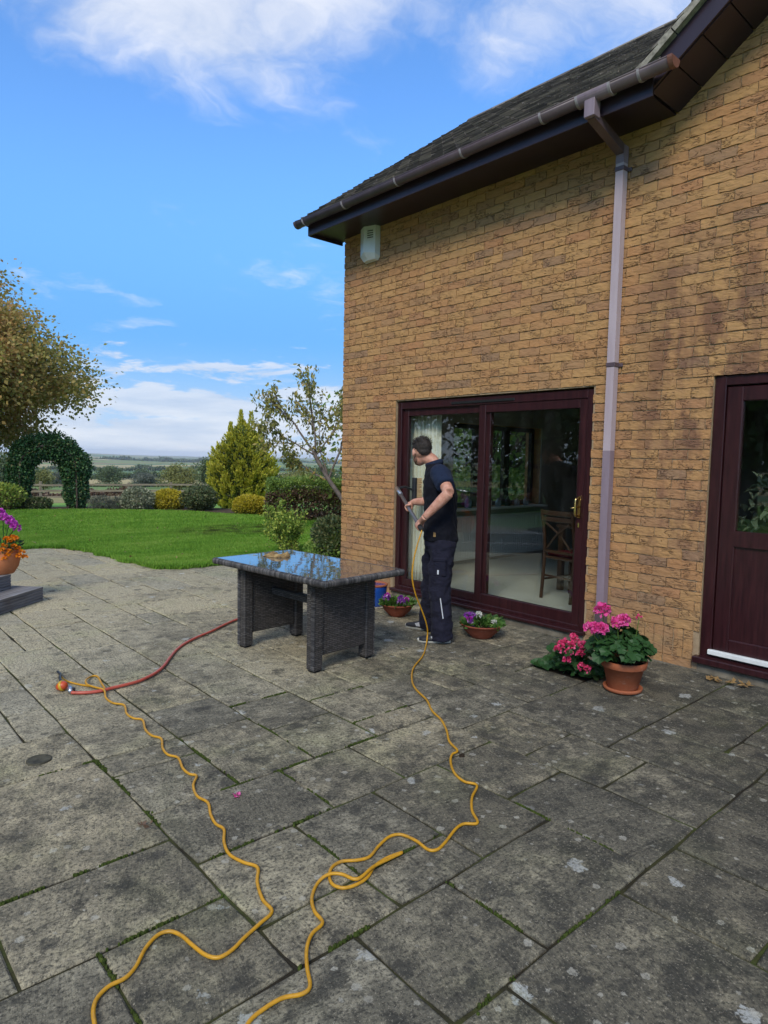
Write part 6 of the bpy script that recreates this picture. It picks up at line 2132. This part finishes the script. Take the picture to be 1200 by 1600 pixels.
# golden conifer: upswept feathery sprays
gc = empty('golden_conifer', (10.45, 18.35, gz(10.45, 18.35)), 0, 'pointed golden yellow conifer standing behind the lawn', 'conifer')
rg = np.random.default_rng(81)
Hc, Rc = 2.62, 1.08
Pi, Di, Pt_, Dt = [], [], [], []
mb = MB()
mb.tube([(0, 0, 0), (.05, 0, 1.0), (0, .03, 2.2)], [.09, .06, .02], 8)
for k in range(900):
    zf = rg.uniform(0.02, 1.0)
    prof_ = math.sin(min(1, (zf*.86+.17))*math.pi)**.62*(1 if zf < .66 else max(.2, 1-((zf-.66)/.40)**1.5*.70))
    a = rg.uniform(0, 2*np.pi)
    ro = Rc*prof_*(.86+.2*rg.uniform())
    L = rg.uniform(.36, .72)
    outw = np.array([math.cos(a), math.sin(a), 0])
    d = outw*rg.uniform(.45, .95)+np.array([0, 0, 1.0])
    d /= np.linalg.norm(d)
    tip = outw*ro+np.array([0, 0, .10+zf*Hc])
    n = 46
    s = rg.uniform(0, 1, n)**.75
    curve = (1-s)[:, None]*np.array([0, 0, -.10])*L
    side = np.cross(d, outw)
    pos_ = tip-d*L*(1-s)[:, None]-outw*((1-s)**2*.16)[:, None]+curve*0
    wdt = .085*(1-s*.72)
    lat = rg.uniform(-1, 1, n)
    pos_ = pos_+side[None]*(lat*wdt)[:, None]+rg.normal(0, .012, (n, 3))
    dirs = d[None]*.9+side[None]*(lat*.75)[:, None]+rg.normal(0, .22, (n, 3))
    mtip = s > rg.uniform(.30, .62)
    Pt_.append(pos_[mtip]); Dt.append(dirs[mtip])
    Pi.append(pos_[~mtip]); Di.append(dirs[~mtip])
for (dx, dy, top_) in ((-.06, .03, 3.0), (.20, -.15, 2.96), (-.32, .20, 2.62), (.42, -.3, 2.5)):
    for q in range(9):
        n = 60
        s = rg.uniform(0, 1, n)
        a = rg.uniform(0, 6.28, n)
        w = .17*(1-s*.85)*(.7+.5*rg.uniform(0, 1, n))
        z0 = top_-1.0
        pos_ = np.stack([dx+w*np.cos(a), dy+w*np.sin(a), z0+s*1.0], -1)
        Pt_.append(pos_)
        Dt.append(np.stack([np.cos(a)*.3, np.sin(a)*.3, np.ones(n)], -1)+rg.normal(0, .15, (n, 3)))
n = 7000
D = unit(n, rg)
P = D*np.array([Rc*.70, Rc*.70, Hc*.45])*rg.uniform(.4, 1, (n, 1))
P[:, 2] += Hc*.50
Pi.append(P); Di.append(D*.3+np.array([0, 0, 1.0]))
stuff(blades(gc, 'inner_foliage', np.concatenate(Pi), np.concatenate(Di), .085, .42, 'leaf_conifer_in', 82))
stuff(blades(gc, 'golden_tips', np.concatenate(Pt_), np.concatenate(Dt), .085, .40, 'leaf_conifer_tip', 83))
mb.build('trunk', 'bark', gc, True)

# clipped hedge behind the corner and the two shrubs in front of it
def hedge(name, label, p0, p1, w, h, n, size, seed, m1, m2, brown=.3, cat='hedge'):
    rg = np.random.default_rng(seed)
    p0, p1 = Vector(p0), Vector(p1)
    e = empty(name, ((p0.x+p1.x)/2, (p0.y+p1.y)/2, -.05), math.atan2(p1.y-p0.y, p1.x-p0.x), label, cat)
    L = (p1-p0).length
    def pts(n, zmin, zmax, inner):
        f = rg.integers(0, 5, n)
        x = rg.uniform(-L/2, L/2, n)
        y = rg.uniform(-w/2, w/2, n)
        z = rg.uniform(zmin, zmax, n)*h
        jit = rg.uniform(0, inner, n)
        y = np.where(f == 0, -w/2+jit, np.where(f == 1, w/2-jit, y))
        z = np.where((f == 2) | (f == 3), h*zmax-jit, z)
        x = np.where(f == 4, np.sign(x)*(L/2-jit), x)
        P = np.stack([x, y, z], -1)+rg.normal(0, .03, (n, 3))
        P[:, 2] += .04*np.sin(x*5)+.03*np.sin(x*13+y*5)
        P[:, 2] = np.maximum(P[:, 2], .01)
        N = np.stack([np.where(f == 4, np.sign(x), 0), np.where(f == 0, -1, np.where(f == 1, 1, 0)), np.where((f == 2) | (f == 3), 1, .25)], -1)
        return P, N+rg.normal(0, .6, (n, 3))
    P, D = pts(n, .45, 1.0, .14)
    stuff(blades(e, 'foliage', P, D, size, .6, m1, seed+1))
    P, D = pts(int(n*brown), .03, .70, .10)
    stuff(blades(e, 'lower_foliage', P, D, size, .6, m2, seed+2))
    mb = MB()
    for k in range(16):
        x, y = rg.uniform(-L/2*.95, L/2*.95), rg.uniform(-w*.3, w*.3)
        mb.tube([(x, y, 0), (x+rg.normal(0, .05), y, h*.5), (x+rg.normal(0, .1), y, h*.85)], [.014, .010, .005], 5)
    mb.build('stems', 'bark', e, True)
    return e
hedge('clipped_hedge', 'clipped hedge, green on top and purple brown below, right of the conifer', (8.55, 13.75), (11.5, 11.6), .9, 1.02, 18000, .06, 91, 'leaf_hedge', 'leaf_hedge_brown', 2.0)
shrub('dark_bush', 'dense dark bush tucked against the house corner', (6.05, 7.75, -.05), .48, .50, .36, 9000, .045, 'leaf_dark', 94, shell=.35, amp=.25, m2='leaf_hedge', f2=.35)
us = empty('upright_shrub', (5.78, 8.62, -.05), 0, 'wispy upright light green shrub behind the table', 'shrub')
rg = np.random.default_rng(96)
mb = MB()
Ps, Ds = [], []
for k in range(40):
    a = rg.uniform(0, 2*np.pi)
    sp_ = rg.uniform(.06, .34)
    hh = rg.uniform(.40, .86)*(1.05-.35*sp_)
    p0 = Vector((rg.normal(0, .06), rg.normal(0, .06), 0))
    p2 = Vector((math.cos(a)*sp_-.10, math.sin(a)*sp_+.10, hh))
    P_ = catmull([p0, p0.lerp(p2, .5)+Vector((-math.cos(a)*.04, -math.sin(a)*.04, .05)), p2], 8)
    mb.tube(P_, [.007*(1-.045*q) for q in range(len(P_))], 4, False)
    for q in P_[2:]:
        for z in range(13):
            Ps.append(np.array(q)+rg.normal(0, .026, 3))
            v = rg.normal(0, .6, 3)+np.array([0, 0, .5])
            Ds.append(v)
mb.build('stems', 'bark', us, True)
stuff(blades(us, 'foliage', Ps, Ds, .042, .5, 'leaf_shrub', 97))
# shrubs outside the end window, seen through the house
crown_tree('garden_tree', 'leafy green tree seen through the far window of the room', (12.3, 10.0), 1.0, (0, 0, 2.5), (3.4, 3.0, 2.9), 230, 130, .12, 'leaf_hedge', 140, .42, .12)
shrub('window_shrub', 'green shrub outside the far window of the room', (10.4, 8.6, -.05), 1.2, .8, .8, 7000, .08, 'leaf_shrub', 142, shell=.4, amp=.25)
# small grey post bird table between conifer and hedge
bt = empty('garden_post', (10.25, 15.75, -.06), 0, 'short grey wooden post box between the yellow mound and the hedge', 'post')
MB().box((-.05, -.05, 0), (.05, .05, .42), .008).build('post', 'fence_wood', bt)
MB().box((-.11, -.09, .4205), (.11, .09, .66), .012).build('box', 'fence_wood', bt)

# post and rail fence across the paddock
fa, fb = Vector((-2.0, 44.5, 0)), Vector((27.5, 29.5, 0))
fe = empty('field_fence', (fa.x, fa.y, gz(fa.x, fa.y)), 0, 'grey wooden post and rail fence across the field beyond the garden', 'fence')
nsp = 15
fr = random.Random(9)
prev = None
for k in range(nsp+1):
    p = fa.lerp(fb, k/nsp)
    z = gz(p.x, p.y)
    MB().box((p.x-.06, p.y-.06, z-.1), (p.x+.06, p.y+.06, z+1.12+fr.uniform(-.03, .05)), .01).build('post', 'fence_wood', fe, world=True)
    if prev is not None:
        for hz in (.34, .66, .98):
            mb = MB()
            beam(mb, (prev.x, prev.y-.08, gz(prev.x, prev.y)+hz+fr.uniform(-.02, .02)), (p.x, p.y-.08, z+hz+fr.uniform(-.02, .02)), .035, .095)
            mb.build('rail', 'fence_wood', fe, world=True)
    prev = p

# trees and hedgerows in the fields
def polar(px_yaw, r):
    return (r*math.sin(px_yaw), r*math.cos(px_yaw))
def yaw_of(px):
    return YAW+math.atan((px-600)/F_PX)
def field_tree(label, px, r, h, w, m, seed, n=70, trunk=.12, name='field_tree'):
    x, y = polar(yaw_of(px), r)
    return crown_tree(name, label, (x, y), h*.25, (0, 0, h*.56), (w/2, w/2, h*.46), n, 60, h*.055, m, seed, h*.10, h*.03, .8, 'trees in the fields', shell=.7)
field_tree('dark rounded tree in the field right of the ivy arch', 170, 150, 4.0, 5.8, 'leaf_far', 201, 110)
field_tree('low grey green bush clump beyond the fence above the silver shrub', 226, 110, 2.6, 4.2, 'leaf_grey', 202, 90)
field_tree('pale green tree beyond the fence above the yellow mound', 279, 84, 3.2, 4.6, 'leaf_far_yellow', 203, 100)
field_tree('mid green tree left of the golden conifer beyond the fence', 333, 80, 3.7, 3.2, 'leaf_far', 204, 110)
field_tree('green tree seen through the ivy arch', 66, 95, 2.6, 2.2, 'leaf_far_yellow', 205, 90)
field_tree('brownish tree seen through the right of the ivy arch', 92, 120, 2.6, 3.0, 'leaf_grey', 206, 70)
field_tree('tree at the far left beyond the fence', 10, 80, 3.8, 5.0, 'leaf_far', 207, 90)
field_tree('yellow green tree seen behind the thin leaning tree', 470, 85, 2.8, 5.0, 'leaf_far_yellow', 208, 80)
field_tree('dark tree low on the horizon right of the golden conifer', 505, 110, 4.0, 6.0, 'leaf_far', 209, 80)
def hedgerow(name, label, pxa, ra, pxb, rb, h, n, size, m, seed):
    rg = np.random.default_rng(seed)
    xa, ya = polar(yaw_of(pxa), ra)
    xb_, yb_ = polar(yaw_of(pxb), rb)
    t = rg.uniform(0, 1, n)
    x = xa+(xb_-xa)*t+rg.normal(0, h*.25, n)
    y = ya+(yb_-ya)*t+rg.normal(0, h*.25, n)
    L = math.hypot(xb_-xa, yb_-ya)
    prof_ = .55+.3*np.sin(t*L/h*.55+seed)+.25*np.sin(t*L/h*1.3+seed*2)+.12*np.sin(t*L/h*3.1)
    z = terrain(x, y)+rg.uniform(0, 1, n)*h*np.clip(prof_, .15, 1.2)
    V, F = leaves(np.stack([x, y, z], -1), unit(n, rg), size, .8, rg=rg)
    o = obj(name, mesh_np(name, V, F), m)
    tag(o, label, 'hedgerow', kind='stuff')
hedgerow('hedgerow', 'scrubby hedgerow running just behind the field fence', -60, 60, 460, 52, .75, 9000, .16, 'leaf_hedge_brown', 301)
hedgerow('hedgerow', 'line of green hedge across the middle fields', -80, 140, 560, 120, 1.4, 14000, .35, 'leaf_far', 302)
hedgerow('hedgerow', 'farther line of hedge and trees in the fields', -90, 260, 560, 320, 2.8, 14000, .7, 'leaf_far', 303)
hedgerow('hedgerow', 'distant belt of trees below the horizon', -100, 640, 600, 760, 5.0, 12000, 1.6, 'leaf_far', 304)
hedgerow('hedgerow', 'farthest thin belt of woodland on the skyline', -120, 1700, 640, 1900, 9.0, 12000, 5.0, 'leaf_far', 305)

# fallen leaves on the lawn
rg = np.random.default_rng(400)
fr_ = random.Random(40)
n = 260
r = rg.uniform(8.6, 19.5, n)
a = rg.uniform(R_(5), R_(40), n)
P = np.stack([r*np.sin(a), r*np.cos(a), np.full(n, .038)], -1)
P = P[[in_lawn(x, y) for x, y in P[:, :2]]]
D = rg.normal(0, 1, P.shape)
D[:, 2] *= .15
V, F = leaves(P, D, .05, .7, rg=rg, upb=3)
o = obj('fallen_leaves', mesh_np('fallen_leaves', V, F), 'leaf_dry')
tag(o, 'pale fallen leaves scattered over the lawn', 'leaves', kind='stuff')

# tall unseen trees added on the left so the door glass reflects something dark
crown_tree('unseen_tree', 'tall dark tree added unseen left of the view to darken the sliding door reflection', (-9.5, 14.0), 2.5, (0, 0, 5.2), (4.2, 4.2, 4.6), 170, 110, .22, 'leaf_far', 501, .75, .25)
crown_tree('unseen_tree', 'second tall dark tree added unseen left of the view, farther back', (-5.5, 20.5), 2.5, (0, 0, 5.0), (4.0, 4.0, 4.4), 150, 110, .22, 'leaf_far', 502, .75, .25)
crown_tree('unseen_tree', 'third tall dark tree added unseen left of the view, nearest the patio', (-11.0, 7.5), 2.5, (0, 0, 5.4), (4.2, 4.2, 4.9), 170, 110, .22, 'leaf_far', 503, .75, .25)

# ------------------------------------------------------------------ air
hz = MB().box((-7300, -7300, -60), (7300, 7300, 24)).build('haze', None, None)
m = bpy.data.materials.new('haze')
m.use_nodes = True
t_ = m.node_tree
t_.nodes.remove(t_.nodes['Principled BSDF'])
pv = t_.nodes.new('ShaderNodeVolumePrincipled')
pv.inputs['Color'].default_value = (0.86, 0.92, 1.0, 1)
pv.inputs['Density'].default_value = 0.00016
t_.links.new(pv.outputs[0], t_.nodes['Material Output'].inputs['Volume'])
hz.data.materials.append(m)
tag(hz, 'thin pale haze over the far fields', 'haze', kind='stuff')
